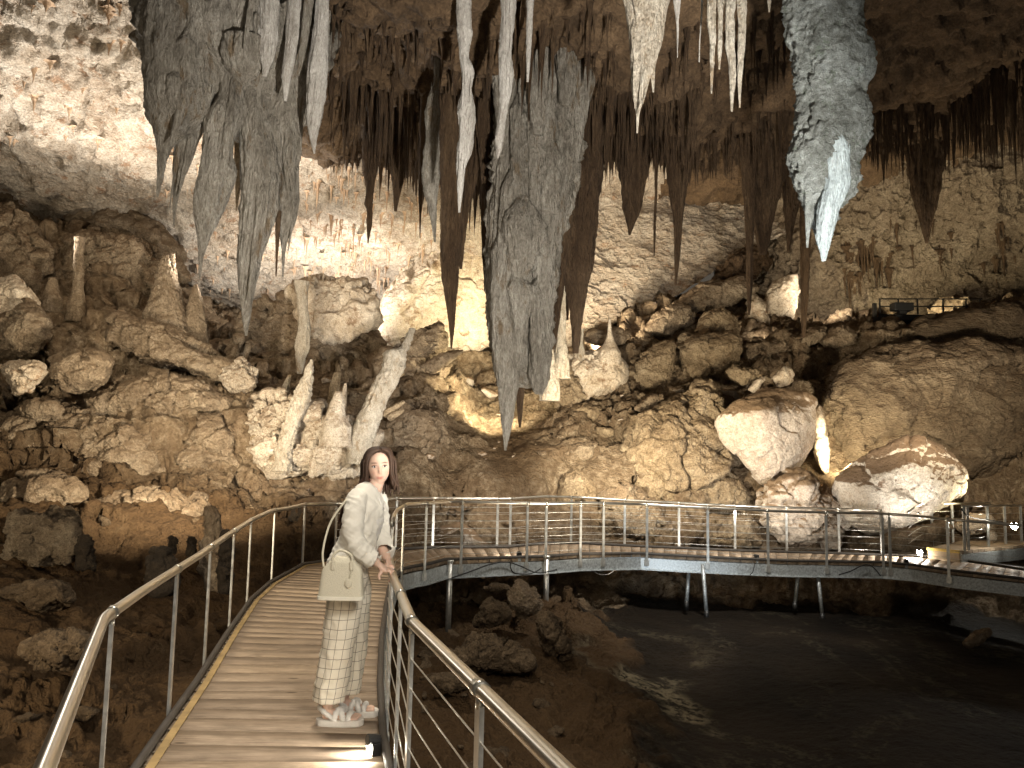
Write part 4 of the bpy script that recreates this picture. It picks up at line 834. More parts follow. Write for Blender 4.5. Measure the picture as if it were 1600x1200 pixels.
# thin pale ones in front of the dark ceiling
D('knobbly pale grey stalactite, slim and wavy, hanging before the dark ceiling', [(-40, 713, 738), (0, 713, 736), (50, 714, 738), (90, 718, 732), (110, 722, 742), (140, 722, 736), (165, 716, 742), (185, 716, 742), (205, 718, 740), (225, 716, 740), (240, 713, 736), (260, 713, 728), (290, 714, 724), (332, 716, 719)], 8.8, 'pale', flute=.16, lump=.16)
D('slim pale stalactite with a broken white tip beside the huge column', [(-40, 783, 811), (30, 783, 804), (80, 779, 799), (120, 780, 803), (140, 780, 800), (165, 781, 794), (190, 777, 790), (215, 774, 788), (235, 775, 784), (247, 776, 779)], 8.8, 'pale', lump=.14)
D('short thin tan stalactite beside the slim pale one', [(-40, 823, 838), (40, 822, 832), (80, 822, 830), (128, 823, 826)], 9.0, 'pale')
D('grey stalactite with a pale swelling at its neck', [(128, 678, 686), (155, 668, 686), (180, 664, 688), (205, 666, 686), (230, 664, 686), (270, 659, 686), (300, 662, 684), (320, 668, 682), (350, 674, 682), (378, 678, 681)], 10.4, 'grey', lump=.16)
D('dark hanging spike beside the grey swollen stalactite', [(240, 655, 668), (300, 654, 664), (335, 655, 658), (372, 655.5, 657)], 11.5, 'drip')
D('thick dark brown stalactite reaching down between the pale wall and the huge column', [(230, 686, 724), (300, 691, 722), (350, 690, 722), (400, 689, 716), (440, 692, 714), (480, 698, 712), (520, 703, 709), (545, 704, 706)], 11.8, 'drip', flute=.25, lump=.14)
D('slanting dark stalactite crossing behind the wavy pale one', [(210, 732, 762), (280, 722, 744), (330, 718, 732), (380, 714, 726), (420, 718, 722)], 12.2, 'drip', flute=.25)
D('narrow brown curtain edge touching the huge column', [(150, 748, 772), (250, 752, 770), (320, 752, 766), (400, 754, 764), (438, 757, 762)], 12.0, 'drip', flute=.3)
D('black twisted stalactite cluster with a hooked side arm', [(210, 566, 590), (270, 568, 588), (290, 572, 584), (320, 570, 582), (335, 574, 582), (350, 573, 581), (380, 574, 576)], 13.2, 'drip', lump=.25)
D('dark tapering stalactite next to the hooked one', [(200, 606, 640), (250, 608, 634), (290, 614, 628), (330, 616, 620)], 13.0, 'drip', flute=.25)
# the huge column
col0 = D('huge grey fluted stalactite column hanging lowest of all, with folded flowstone and a thin tail', [(20, 770, 935), (60, 776, 926), (110, 786, 914), (160, 788, 904), (220, 786, 898), (270, 778, 894), (330, 772, 884), (345, 768, 880), (360, 772, 870), (400, 768, 864), (450, 768, 860), (480, 770, 858), (520, 772, 856), (560, 776, 852), (582, 780, 846), (598, 788, 834), (606, 800, 824)], 11.5, 'grey', 'stalactite', flute=.34, lump=.15, k=4.2, res=1.3, knob=.005)
D(None, [(500, 768, 812), (540, 770, 812), (575, 774, 810), (605, 779, 808), (640, 781, 803), (670, 785, 798), (704, 788, 791)], 11.1, 'grey', parent=col0, part='tail', flute=.2)
D(None, [(520, 822, 862), (560, 828, 860), (590, 828, 858), (606, 832, 853), (616, 837, 848)], 11.1, 'grey', parent=col0, part='foot', flute=.2)
D(None, [(570, 804, 824), (610, 806, 819), (640, 808, 817), (668, 811, 814)], 11.5, 'drip', parent=col0, part='drip_spike')
for i, (pr, YY) in enumerate((
    ([(110, 838, 872), (200, 846, 866), (260, 848, 862), (330, 846, 854)], 11.0), ([(180, 796, 822), (260, 800, 826), (320, 802, 822), (345, 806, 816)], 11.0), ([(130, 872, 904), (240, 868, 896), (320, 864, 886), (380, 862, 874)], 11.15),
    ([(335, 792, 840), (352, 788, 848), (372, 790, 846), (410, 798, 834), (445, 806, 816)], 10.95), ([(380, 826, 866), (440, 838, 864), (500, 842, 862), (540, 846, 856)], 11.05), ([(440, 796, 816), (450, 792, 836), (466, 796, 834), (500, 800, 822), (548, 804, 812)], 10.98),
    ([(400, 768, 792), (480, 768, 790), (560, 774, 790)], 11.05), ([(200, 824, 846), (300, 828, 844), (338, 832, 840)], 10.92), ([(260, 778, 800), (340, 774, 794), (400, 770, 784)], 11.15), ([(470, 826, 850), (540, 830, 850), (585, 834, 848)], 10.98),
    ([(60, 764, 812), (120, 770, 808), (190, 778, 800), (250, 782, 792)], 11.1), ([(60, 890, 944), (120, 892, 928), (190, 890, 914), (270, 888, 900)], 11.2), ([(70, 820, 868), (130, 826, 858), (210, 832, 846)], 10.8), ([(70, 866, 905), (110, 872, 898), (165, 876, 888)], 10.8), ([(250, 850, 878), (330, 848, 872), (420, 850, 862)], 10.98), ([(300, 784, 812), (400, 778, 802), (500, 776, 790)], 11.0), ([(500, 800, 826), (545, 802, 820), (575, 806, 814)], 10.98), ([(360, 846, 870), (400, 852, 868), (460, 856, 864)], 11.1))):
    D(None, pr, YY, 'grey', parent=col0, part='flowstone_fold', flute=.36, lump=.14, k=3.4)
D('dark brown ragged stalactite beside the huge column, split near its end', [(170, 884, 940), (280, 884, 936), (330, 880, 930), (380, 878, 926), (420, 876, 922), (446, 886, 916), (490, 892, 910), (552, 896, 904)], 12.4, 'drip', flute=.3, lump=.16)
D('dark strip-like stalactite clinging to the huge column', [(230, 866, 902), (350, 868, 892), (450, 862, 880), (545, 858, 867)], 12.0, 'drip', flute=.3)
D('thin dark stalactite with knots in front of the pale slab beside the huge column', [(380, 880, 894), (440, 882, 892), (470, 884, 890), (500, 885, 888)], 12.9, 'drip', lump=.3)
D('dark fluted stalactite beside the root of the huge column, on its pale-wall side', [(60, 726, 782), (140, 738, 778), (220, 748, 774), (300, 756, 768), (350, 760, 764)], 11.9, 'drip', flute=.35)
D('dark fluted stalactite beside the root of the huge column, on its slab side', [(60, 905, 960), (150, 908, 946), (240, 912, 936), (320, 918, 928), (370, 921, 924)], 12.6, 'drip', flute=.35)
# close white ones lit by a cool lamp
D('sharp white stalactite with an orange edge, hanging close by', [(-40, 972, 1050), (0, 976, 1043), (25, 979, 1040), (60, 984, 1034), (90, 986, 1026), (115, 987, 1018), (140, 987, 1010), (160, 991, 1004), (178, 994, 999), (208, 994.5, 996.5)], 6.5, 'ivory', flute=.2, lump=.12)
D('small white spike at the side of the sharp white stalactite', [(-20, 1018, 1046), (60, 1020, 1036), (100, 1016, 1024), (125, 1017, 1023), (144, 1020, 1022)], 6.5, 'ivory')
D('first slender white stalactite of four, next to the sharp white one', [(-40, 1103, 1122), (0, 1104, 1120), (30, 1104, 1118), (60, 1108, 1119), (100, 1109, 1116), (146, 1110.5, 1112.5)], 6.3, 'ivory', lump=.15)
D('shortest of the four slender white stalactites', [(-40, 1120, 1133), (50, 1122, 1129), (80, 1121, 1128), (108, 1123, 1125)], 6.3, 'ivory', lump=.2)
D('knobbly slender white stalactite reaching lowest of the four', [(-40, 1131, 1152), (40, 1133, 1148), (75, 1133, 1148), (100, 1139, 1150), (130, 1140, 1150), (150, 1140, 1147), (174, 1142, 1145)], 6.3, 'ivory', lump=.2)
D('whitest slender stalactite, outer one of the four', [(-40, 1150, 1168), (40, 1153, 1166), (70, 1153, 1164), (110, 1152, 1160), (145, 1153, 1158), (168, 1155, 1157)], 6.35, 'ivory', lump=.18)
D('thin grey straw stalactite ending in a long thread', [(-40, 1050, 1066), (0, 1052, 1064), (25, 1055, 1062), (40, 1057, 1059.5), (90, 1058, 1059)], 6.6, 'pale')
D('single white thread-like stalactite before the brown ceiling', [(-40, 1094, 1100), (20, 1095, 1098), (70, 1092, 1094), (97, 1091.5, 1093.5)], 6.6, 'pale')
D('tiny white stalactite tip at the top beside the giant one', [(-40, 1196, 1208), (5, 1199, 1205), (19, 1201, 1203)], 6.6, 'ivory')
g9 = D('giant blue-grey crusted stalactite, nearest and thickest, with a pale blue tip', [(-60, 1222, 1356), (0, 1226, 1352), (30, 1228, 1346), (60, 1232, 1352), (90, 1240, 1364), (125, 1243, 1361), (145, 1243, 1352), (165, 1245, 1360), (200, 1244, 1363), (225, 1236, 1356), (245, 1230, 1346), (270, 1238, 1342), (290, 1242, 1342), (310, 1250, 1334), (322, 1254, 1314), (340, 1260, 1310), (360, 1268, 1303), (385, 1277, 1297), (407, 1284, 1290)], 6.8, 'blue', flute=.10, lump=.11, k=2.0, res=2.0, knob=.035, sides=False)
D(None, [(260, 1254, 1274), (300, 1257, 1271), (340, 1258, 1268), (387, 1260, 1263)], 6.7, 'blue', parent=g9, part='side_spike')
D(None, [(230, 1285, 1330), (290, 1288, 1328), (330, 1278, 1310), (370, 1276, 1300), (408, 1284, 1290)], 6.62, 'bluetip', parent=g9, part='pale_tip', flute=.2)
# brown ones along the back lip
D('carrot-shaped brown stalactite with a collar above its tip', [(190, 960, 1022), (260, 968, 1010), (290, 973, 1006), (318, 975, 1001), (322, 973, 1000), (335, 977, 997), (350, 980, 991), (367, 982, 985)], 14.0, 'drip', flute=.3)
D('long brown spear stalactite in front of the tilted pale slab', [(220, 1040, 1080), (280, 1046, 1074), (320, 1050, 1068), (345, 1054, 1066), (400, 1054, 1062), (446, 1054, 1057)], 14.0, 'drip', flute=.3)
D('thread-like brown stalactite between the carrot and the spear', [(250, 1022, 1028), (300, 1023, 1027), (350, 1021, 1025), (400, 1021, 1023)], 14.2, 'drip')
D('very long thin brown stalactite in front of the dark jagged rock', [(260, 1158, 1182), (330, 1164, 1178), (370, 1166, 1177), (440, 1166, 1176), (492, 1169, 1172)], 14.6, 'drip')
D('broad brown stalactite bundle next to the very long thin one', [(240, 1160, 1232), (290, 1172, 1220), (320, 1176, 1210), (350, 1180, 1204), (380, 1184, 1200), (397, 1187, 1197)], 14.8, 'drip', flute=.35)
D('brown stalactite with a thin tip just behind the giant one', [(230, 1222, 1254), (290, 1226, 1250), (325, 1226, 1246), (350, 1228, 1240), (392, 1230, 1234)], 14.8, 'drip', flute=.35)
D('brown dripstone ribbon under the tip of the giant stalactite', [(300, 1250, 1268), (420, 1252, 1264), (470, 1252, 1262), (527, 1253, 1258)], 18.5, 'drip', flute=.3)
D('largest brown stalactite bundle in the far corner above the gallery', [(180, 1412, 1480), (240, 1422, 1472), (270, 1426, 1468), (310, 1430, 1462), (340, 1438, 1456), (380, 1446, 1450)], 15.5, 'drip', flute=.35)
# stalagmites and columns on the bank
D('fat rough stalagmite with a spreading base on the crest of the bank', [(398, 254, 263), (425, 246, 270), (450, 240, 276), (480, 232, 286), (505, 225, 292), (524, 220, 296)], 16.2, 'tan', 'stalagmite', True, .15, .12, 1, knob=.04)
D('slimmer rough stalagmite fused behind the fat one', [(396, 263, 273), (430, 262, 277), (470, 262, 286), (505, 262, 292)], 16.6, 'tan', 'stalagmite', True, .15, .12, 1, knob=.03)
D('smooth cone-shaped stalagmite standing free of the fat one', [(445, 303, 309), (460, 297, 314), (480, 293, 318), (500, 289, 320), (528, 287, 324)], 16.4, 'tan', 'stalagmite', True, .08, .06, 1, knob=.012)
D('tan column joining ledge and overhang beside the porous hollow', [(370, 118, 132), (398, 117, 129), (420, 116, 130), (450, 115, 129), (478, 108, 132)], 16.5, 'tan', 'column', True, .2, .12, 1)
D('short blunt tan stalagmite beside the tan column', [(434, 77, 88), (450, 73, 91), (464, 68, 96)], 16.4, 'tan', 'stalagmite', True, .1, .1, 1)
D('knobbly white column hanging above the leaning columns', [(440, 460, 482), (460, 464, 480), (480, 465, 480), (510, 467, 484), (540, 462, 483), (560, 463, 477), (584, 465, 472)], 16.9, 'ivory', 'column', False, .2, .14, 1, toroof=False)
D('broken white column leaning over the white bank, with a jagged top', [(562, 484, 489), (572, 478, 490), (585, 474, 490), (600, 467, 488), (620, 457, 486), (640, 450, 478), (660, 444, 468), (680, 437, 462), (705, 430, 455)], 13.75, 'ivory', 'column', True, .14, .12, 1, knob=.03)
D('tallest leaning broken white column, stepped at its upper end', [(513, 638, 650), (530, 632, 645), (544, 624, 640), (549, 600, 636), (575, 597, 633), (600, 582, 620), (625, 572, 606), (650, 560, 598), (670, 550, 590), (695, 544, 580)], 13.95, 'ivory', 'column', True, .10, .07, 1, knob=.03)
D('small banded cone stalagmite between the two leaning columns', [(612, 524, 534), (630, 516, 537), (650, 510, 540), (668, 504, 548)], 13.8, 'crust', 'stalagmite', True, .1, .1, 1)
D('upright broken stub behind the small banded cone', [(582, 522, 532), (600, 517, 531), (625, 513, 527)], 15.4, 'gold', 'stalagmite', True, .25, .12, 1)
D('tiny pointed stub beside the upright broken stub', [(599, 538, 542), (614, 534, 542)], 15.3, 'cream', 'stalagmite', True)
D('short white stalagmite beside the leaning jagged column', [(586, 450, 455), (600, 443, 453), (618, 438, 450)], 15.0, 'ivory', 'stalagmite', True, .15, .15, 1)
D('thin pink-tan stalagmite on the round cream boulder', [(498, 951, 954), (520, 949, 956), (534, 946, 960), (550, 936, 968)], 19.1, 'cream', 'stalagmite', True)
D('white needle stalagmite on the round cream boulder', [(514, 909, 912), (535, 907, 911), (552, 903, 914)], 19.1, 'ivory', 'stalagmite', True)
D('brightly lit white column standing behind the huge column', [(400, 872, 888), (440, 868, 886), (480, 870, 884), (530, 872, 883), (566, 864, 888)], 16.2, 'ivory', 'column', True, .25, .14, 1)
D('pointed white stalagmite at the foot of the lit white column', [(528, 856, 860), (545, 854, 864), (575, 850, 868), (600, 846, 872)], 16.0, 'ivory', 'stalagmite', True, .2, .12, 1)
D('small tan stalagmite beside the tip of the longest grey stalactite', [(492, 392, 396), (510, 389, 398), (528, 384, 402)], 20.5, 'cream', 'stalagmite', True)
for lab, a, b, Yv in (('fallen pale stalactite lying beside the tallest leaning column', (600, 648), (632, 627), 14.0), ('shorter fallen stalactite below the other fallen one', (608, 653), (631, 640), 13.95)):
    p0, p1 = P(*a, Yv), P(*b, Yv-.15); mb = MB(); mb.tube([p0, p0*.7+p1*.3+Z*.01, p0*.3+p1*.7, p1], [.075, .07, .05, .03], 14); o = mb.build('fallen_stalactite', M['gold'], None, True, 0, p0); tag(o, lab, 'stalactite')
# many small ones: a few shapes, individual copies hanging from the roof
SMALL = {}
def small_shapes(m):
    if m not in SMALL:
        out = []
        for i in range(6):
            rr = np.random.RandomState(i+3); n, na = 26, 12; t = np.linspace(0, 1, n); r = (1-t)**(.7+.5*rr.rand())*(1-.4*rr.rand()*smooth(.25, .45, t))*(1+1.1*np.exp(-t*14))+.06*(1-t)
            r *= 1+.22*noise(np.stack([t*15+i*3, 0*t+5, 0*t], 1))
            r *= 1+.18*noise(np.stack([t*7+i*9, 0*t, 0*t], 1)); a = np.linspace(0, 2*PI, na, endpoint=False)
            bend = .25*noise(np.stack([t*2.2+i*5, 0*t+7, 0*t], 1)); pts = []
            fl = 1+.22*np.cos(a*3+i)+.12*np.cos(a*5+i*2)
            v = np.stack([bend[:, None]+r[:, None]*np.cos(a)*fl, r[:, None]*np.sin(a)*fl, -t[:, None]+0*a], -1).reshape(-1, 3)
            idx = np.arange(n*na).reshape(n, na); nx = np.roll(idx, -1, 1)
            o = mesh_np('stalactite', v, np.stack([idx[:-1], idx[1:], nx[1:], nx[:-1]], -1).reshape(-1, 4), M[m]); out.append(o)
        SMALL[m] = out
    return SMALL[m]
def fringe(n, x0, x1, Ys, tips, rad, m, label, group, seed, zmax=99, lenr=None, wall=False, top=None):
    rr = random.Random(seed); sh = small_shapes(m); k = 0; tries = 0; tx = [t[0] for t in tips]; ty = [t[1] for t in tips]
    while k < n and tries < n*30:
        tries += 1
        px = rr.uniform(x0, x1); Y = rr.uniform(*Ys); tip = float(np.interp(px, tx, ty)); x = P(px, tip, Y)[0]
        zt = roof(x, Y)+.06 if top is None else P(px, top+rr.uniform(-12, 12), Y)[2]
        if zt > zmax: continue
        zb = P(px, tip, Y)[2]
        L = (zt-zb)*rr.uniform(.35, 1.0) if lenr is None else rr.uniform(*lenr)
        if L < .06: continue
        r = rr.uniform(*rad)*(.6+.4*min(1, L/1.2))
        o = sh[rr.randrange(6)]
        if o.get('label'): o = o.copy(); COL.objects.link(o)
        o.location = (x, Y, zt); o.scale = (r, r*.9, L); o.rotation_euler = (0, 0, rr.uniform(-.6, .6)); tag(o, label, 'stalactite', group); k += 1
fringe(46, 515, 775, (12.6, 15.2), [(515, 250), (560, 290), (600, 330), (640, 320), (680, 360), (720, 380), (775, 420)], (.035, .11), 'drip', 'dark brown spike in the ragged fringe beside the huge column, before the pale wall', 'dark fringe beside the huge column', 1, 8.0)
fringe(46, 880, 1090, (12.4, 15.2), [(880, 430), (930, 350), (960, 290), (1000, 290), (1040, 300), (1090, 300)], (.035, .10), 'drip', 'brown spike in the fringe above the tilted pale slab', 'brown fringe above the tilted slab', 2, 8.4)
fringe(28, 1080, 1260, (14.0, 15.6), [(1080, 285), (1160, 300), (1200, 330), (1260, 320)], (.03, .07), 'drip', 'short brown spike under the lip beside the giant stalactite', 'short spikes under the lip', 3, 8.6)
fringe(26, 510, 960, (10.2, 13.0), [(510, 190), (640, 200), (800, 240), (960, 250)], (.04, .10), 'drip', 'brown stalactite on the shadowed underside of the dark ceiling', 'stalactites on the dark ceiling', 4, 8.4)
fringe(38, 1330, 1620, (14.2, 17.2), [(1330, 275), (1400, 300), (1450, 340), (1500, 290), (1620, 300)], (.03, .10), 'drip', 'brown stalactite in the hanging curtain of the far corner', 'curtain in the far corner', 5, 11)
def wall_drips(n, x0, x1, y0, y1, rad, lenr, m, label, group, seed):
    rr = random.Random(seed); sh = small_shapes(m); k = 0
    while k < n:
        h = on_gallery(rr.uniform(x0, x1), rr.uniform(y0, y1))
        if h is None: k += 1; continue
        L = rr.uniform(*lenr); r = rr.uniform(*rad); o = sh[rr.randrange(6)]
        if o.get('label'): o = o.copy(); COL.objects.link(o)
        o.location = (h[0], h[1]+.04, h[2]+.10); o.scale = (r, r*.9, L); o.rotation_euler = (-.06, 0, rr.uniform(-.6, .6)); tag(o, label, 'stalactite', group); k += 1
wall_drips(26, 1318, 1392, 375, 440, (.04, .10), (.7, 1.9), 'drip', 'long brown drip in the curtain beside the gallery platform', 'drip curtain beside the gallery', 8)
wall_drips(26, 1390, 1600, 340, 420, (.03, .09), (.3, 1.1), 'drip', 'brown drip hanging over the yellow-lit gallery', 'drips over the gallery', 9)
# past the 300 largest, the thin ones are beyond counting: one object
def straws(specs):
    vs, fs, mi, n0 = [], [], [], 0; sh = small_shapes('drip')
    me = [np.array([v.co[:] for v in o.data.vertices]) for o in sh]; qf = [np.array([p.vertices[:] for p in o.data.polygons]) for o in sh]
    rr = random.Random(77)
    for n, x0, x1, Ys, tips, rad, lenr, mat, zmax in specs:
        k = tries = 0
        while k < n and tries < n*12:
            tries += 1
            px = rr.uniform(x0, x1); Y = rr.uniform(*Ys); tip = np.interp(px, [p[0] for p in tips], [p[1] for p in tips]); x, _, zb = P(px, tip, Y); z = roof(x, Y)+.05; i = rr.randrange(6)
            if z > zmax: continue
            L = rr.uniform(*lenr)*(max(.3, z-zb) if zmax < 90 else 1); r = rr.uniform(*rad)
            vs.append(me[i]*np.array((r, r*.9, L))+np.array((x, Y, z))); fs.append(qf[i]+n0); mi.append(np.full(len(qf[i]), mat)); n0 += len(me[i]); k += 1
    o = mesh_np('thin_stalactites', np.vstack(vs), np.vstack(fs), M['rust']); o.data.materials.append(M['drip']); o.data.polygons.foreach_set('material_index', np.concatenate(mi).astype(np.int32)); tag(o, 'countless thin rusty and brown straws fringing the ceilings', 'straw stalactites', None, 'stuff')
A_ = [(0, 400), (1600, 400)]
straws([(210, 470, 680, (17.0, 24.5), A_, (.02, .05), (.15, .65), 0, 99), (34, 0, 235, (11.5, 17), A_, (.03, .07), (.12, .36), 0, 99), (70, 230, 470, (17, 25), A_, (.02, .06), (.1, .45), 0, 99),
        (340, 515, 780, (11.8, 15.6), [(515, 240), (560, 280), (600, 320), (680, 330), (780, 380)], (.012, .05), (.2, .95), 1, 8.3), (340, 880, 1090, (11.8, 15.6), [(880, 400), (930, 340), (960, 290), (1040, 290), (1090, 290)], (.012, .05), (.2, .95), 1, 8.6),
        (270, 1070, 1270, (13.5, 16), [(1070, 280), (1200, 310), (1270, 300)], (.012, .04), (.15, .9), 1, 8.9), (420, 1330, 1640, (13.2, 17.5), [(1330, 260), (1400, 290), (1450, 330), (1500, 280), (1640, 280)], (.012, .05), (.2, .95), 1, 12), (320, 500, 1240, (9.6, 13.2), [(500, 170), (640, 200), (800, 230), (960, 230), (1240, 200)], (.015, .045), (.15, .7), 1, 8.6)])
# ------------------------------------------------------------------ lamps along the path and other fittings
def deck_lamp(label, p, aim, watts, col, on=True, r=.035):
    root = empty('path_lamp', tuple(p)); tag(root, label, 'lamp'); p = np.array(p, float); a = np.array(aim, float)-p; a[2] = 0; a /= np.linalg.norm(a)
    s_ = np.cross(a, Z)
    mb = MB(); mb.box(p+Z*.03-a*.012, (.05, .085, .07), (a, s_, Z)); mb.tube([p+Z*.068-a*.04, p+Z*.078+a*.03], .03, 10, sx=1.3); mb.build('housing', M['black'], root, False, .004)
    mb = MB(); mb.box(p-Z*.02-a*.03, (.02, .05, .06), (a, s_, Z)); mb.build('bracket', M['galv'], root)
    mb = MB(); mb.tube([p+Z*.036+a*.014, p+Z*.036+a*.02], r, 14); mb.build('lens', M['led'] if on else M['bolt'], root)
    if on:
        l = lamp('path_lamp_light', tuple(p+Z*.06+a*.06), tuple(p+a*1.0-Z*.12), watts, col, 150, .9, .03)
        l.parent = root; l.matrix_parent_inverse = Matrix.Translation(-Vector(root.location))
mp = lambda px: base_at(RP, px, -1, -.03)
p = np.array((-.715, 4.33, .0)); deck_lamp('glowing lamp on the plank edge at the foot of the railing post near the woman', p, p+np.array((-1, -.55, 0)), 3.0, WHITE)
p = mp(810); deck_lamp('small lamp on the pit-side edge of the walkway beside the looping cable', p, p+np.array((-.2, 1, 0)), 14, WHITE, True, .028)
p = mp(1180); deck_lamp('small lamp on the pit-side edge above the galvanised beam', p, p+np.array((-.5, .8, 0)), 14, WHITE, True, .028)
p = mp(1416); deck_lamp('dark unlit lamp housing on the walkway edge by the bright star-like lamp', p, p+np.array((.2, 1, 0)), 0, WHITE, False)
p = P(1438, 866, 15.0); deck_lamp('dazzling lamp at the far walkway edge beside the yellow-edged ramp', p, p+np.array((-1, -.35, 0)), 45, WHITE, True, .06)
p = P(1585, 824, 15.2); deck_lamp('bright lamp on the upper ramp at the picture edge', p, p+np.array((-.7, -.7, 0)), 14, WHITE, True, .065)
def ramp_deck():
    r = empty('ramp', tuple(P(1475, 866, 14.8))); tag(r, 'second timber ramp with a yellow painted front edge joining the walkway', 'ramp')
    A, B_, C, D_ = P(1449, 856, 15.0), P(1500, 862, 14.5), P(1680, 832, 17.4), P(1560, 826, 18.8); zt = float(A[2]); n = 22; mb = MB()
    for q in (A, B_, C, D_): q[2] = zt
    for k in range(n):
        t0, t1 = k/n, (k+.94)/n; mb.hexa([A+(D_-A)*t0-Z*.05, B_+(C-B_)*t0-Z*.05, B_+(C-B_)*t1-Z*.05, A+(D_-A)*t1-Z*.05], [A+(D_-A)*t0, B_+(C-B_)*t0, B_+(C-B_)*t1, A+(D_-A)*t1])
    mb.build('deck_boards', M['rampwood'], r)
    mb = MB(); d = (B_-A)/np.linalg.norm(B_-A); fw = np.cross(d, Z); mb.box((A+B_)/2+fw*.012-Z*.012, (np.linalg.norm(B_-A), .03, .05), (d, fw, Z)); mb.build('yellow_edge', M['yellow'], r)
    mb = MB(); mb.box((A+B_)/2+fw*.0-Z*.13, (np.linalg.norm(B_-A)*.98, .02, .17), (d, fw, Z)); mb.build('riser', M['rampwood'], r)
    d = (C-B_)/np.linalg.norm(C-B_); fw = np.cross(d, Z); mb = MB(); mb.box((C+B_)/2+fw*.02-Z*.17, (np.linalg.norm(C-B_), .03, .22), (d, fw, Z)); mb.build('side_beam', M['galv'], r)
    return A, B_, C, D_, zt
M['rampwood'] = plain('pale_worn_decking', (0.33, 0.25, 0.17), 0.6, 0, .3, 6, .4)
M['yellow'] = plain('yellow_edge_paint', (0.60, 0.42, 0.10), 0.6, 0, .3, 8, .3)
RA = ramp_deck()
def rail_px(label, top, posts, wires=4, Hh=.9):
    r = empty('handrail', tuple(P(*top[0]))); tag(r, label, 'handrail'); q = [P(*t) for t in top]
    mb = MB(); mb.tube(q, .023, 10); mb.build('top_rail', M['steel'], r, True)
    for px, pt, pb, Yv in posts:
        a, b = P(px, pt, Yv), P(px, pb, Yv); b[0], b[1] = a[0], a[1]; mb = MB(); mb.box((a+b)/2, (.045, .03, abs(a[2]-b[2]))); mb.build('post', M['post'], r)
    for w in range(wires):
        mb = MB(); mb.tube([x-Z*(.16+w*.15) for x in q], .0035, 5); mb.build('wire', M['wire'], r, True)
rail_px('short railing along the upper ramp, rising steeply at its end', [(1418, 801, 15.4), (1430, 792, 15.6), (1440, 787.5, 15.9), (1487, 787, 16.6), (1570, 786, 18), (1584, 753, 18.2), (1610, 750, 18.4)], [(1455, 787, 853, 16.2), (1487, 787, 850, 16.6), (1590, 752, 850, 18.2)])
rail_px('railing on the outer side of the upper ramp with paired posts', [(1503, 791, 14.6), (1545, 790, 15.6), (1600, 790, 16.9), (1660, 790, 18)], [(1505, 791, 877, 14.6), (1511, 791, 876, 14.75), (1542, 790, 868, 15.5), (1569, 790, 864, 16.1), (1594, 790, 861, 16.7)])
def gallery():
    r = empty('viewing_platform', tuple(P(1400, 492, 20.9))); tag(r, 'dark viewing platform with thin railing against the yellow-lit gallery wall', 'platform')
    a, b = P(1374, 491, 20.9), P(1535, 491, 20.9); Yb = 1.4
    mb = MB(); mb.box((a+b)/2+np.array((0, Yb/2, -.1)), (b[0]-a[0], Yb, .16)); mb.build('floor_slab', M['black'], r)
    for z0, nm in ((.43, 'top_rail'), (.22, 'mid_rail')):
        mb = MB(); mb.tube([a+Z*z0, b+Z*z0], .018, 6); mb.build(nm, M['darksteel'], r)
    for px in (1375, 1404, 1434, 1474, 1510, 1532):
        c = P(px, 491, 20.9); mb = MB(); mb.box(c+Z*.22, (.035, .035, .44)); mb.build('post', M['darksteel'], r)
    c = P(1367, 503, 20.8); e = P(1366, 474, 20.8); mb = MB(); mb.box((c+e)/2, (.09, .09, e[2]-c[2])); mb.build('corner_post', M['darksteel'], r)
    c, e = P(1349, 515, 20.8), P(1374, 497, 20.8); mb = MB(); mb.tube([c, e], .06, 6); mb.build('stair_beam', M['darksteel'], r)
    bx = empty('spotlight_box', tuple(P(1409, 488, 20.6))); tag(bx, 'black box on a short foot at the edge of the viewing platform', 'box')  # the black box is a spotlight case
    c = P(1409, 480, 20.6); mb = MB(); mb.box(c, (.54, .3, .22)); mb.build('case', M['black'], bx, False, .03)
    mb = MB(); mb.box(c-Z*.15, (.2, .16, .09)); mb.build('foot', M['black'], bx)
M['darksteel'] = plain('dark_painted_steel', (0.03, 0.028, 0.025), .5, .4)
gallery()
o = mesh_np('loose_stone', ico(3)[0]*np.array((.11, .06, .13))+fbm(ico(3)[0]*2, 3)[:, None]*.02, ico(3)[1], M['led2'] if 'led2' in M else M['cream'], None, True, P(1550, 838, 16.4)); tag(o, 'small white rounded stone beside the upper ramp posts', 'stone')
def cable(label, pts, r=.011):
    q = [P(*t) for t in pts]; fine = []
    for i in range(len(q)-1):
        g = [q[max(i-1, 0)], q[i], q[i+1], q[min(i+2, len(q)-1)]]
        for t in np.linspace(0, 1, 8, endpoint=False): fine.append(.5*(2*g[1]+(g[2]-g[0])*t+(2*g[0]-5*g[1]+4*g[2]-g[3])*t*t+(-g[0]+3*g[1]-3*g[2]+g[3])*t**3))
    fine.append(q[-1]); mb = MB(); mb.tube(fine, r, 6); o = mb.build('power_cable', M['cord'], None, True, 0, q[0]); tag(o, label, 'cable')
cable('black cable looping along the beam below the small lamp', [(706, 903, 11.55), (735, 893, 11.8), (765, 882, 12.1), (790, 878, 12.3), (812, 884, 12.45), (840, 895, 12.55), (870, 890, 12.8)])
cable('black cable hanging in a low arc from the small lamp', [(798, 879, 12.3), (798, 888, 12.3), (806, 896, 12.4), (830, 896, 12.5), (846, 888, 12.6)])
cable('black cable arched over the beam near the dark lamp housing', [(1311, 898, 13.75), (1330, 892, 13.8), (1346, 884, 13.85), (1358, 882.5, 13.85), (1368, 890, 13.8), (1376, 900, 13.75)])
cable('black cable hanging from the lamp above the galvanised beam', [(1180, 880, 13.7), (1178, 887, 13.65), (1176, 894, 13.65), (1172, 898, 13.6)], .008)
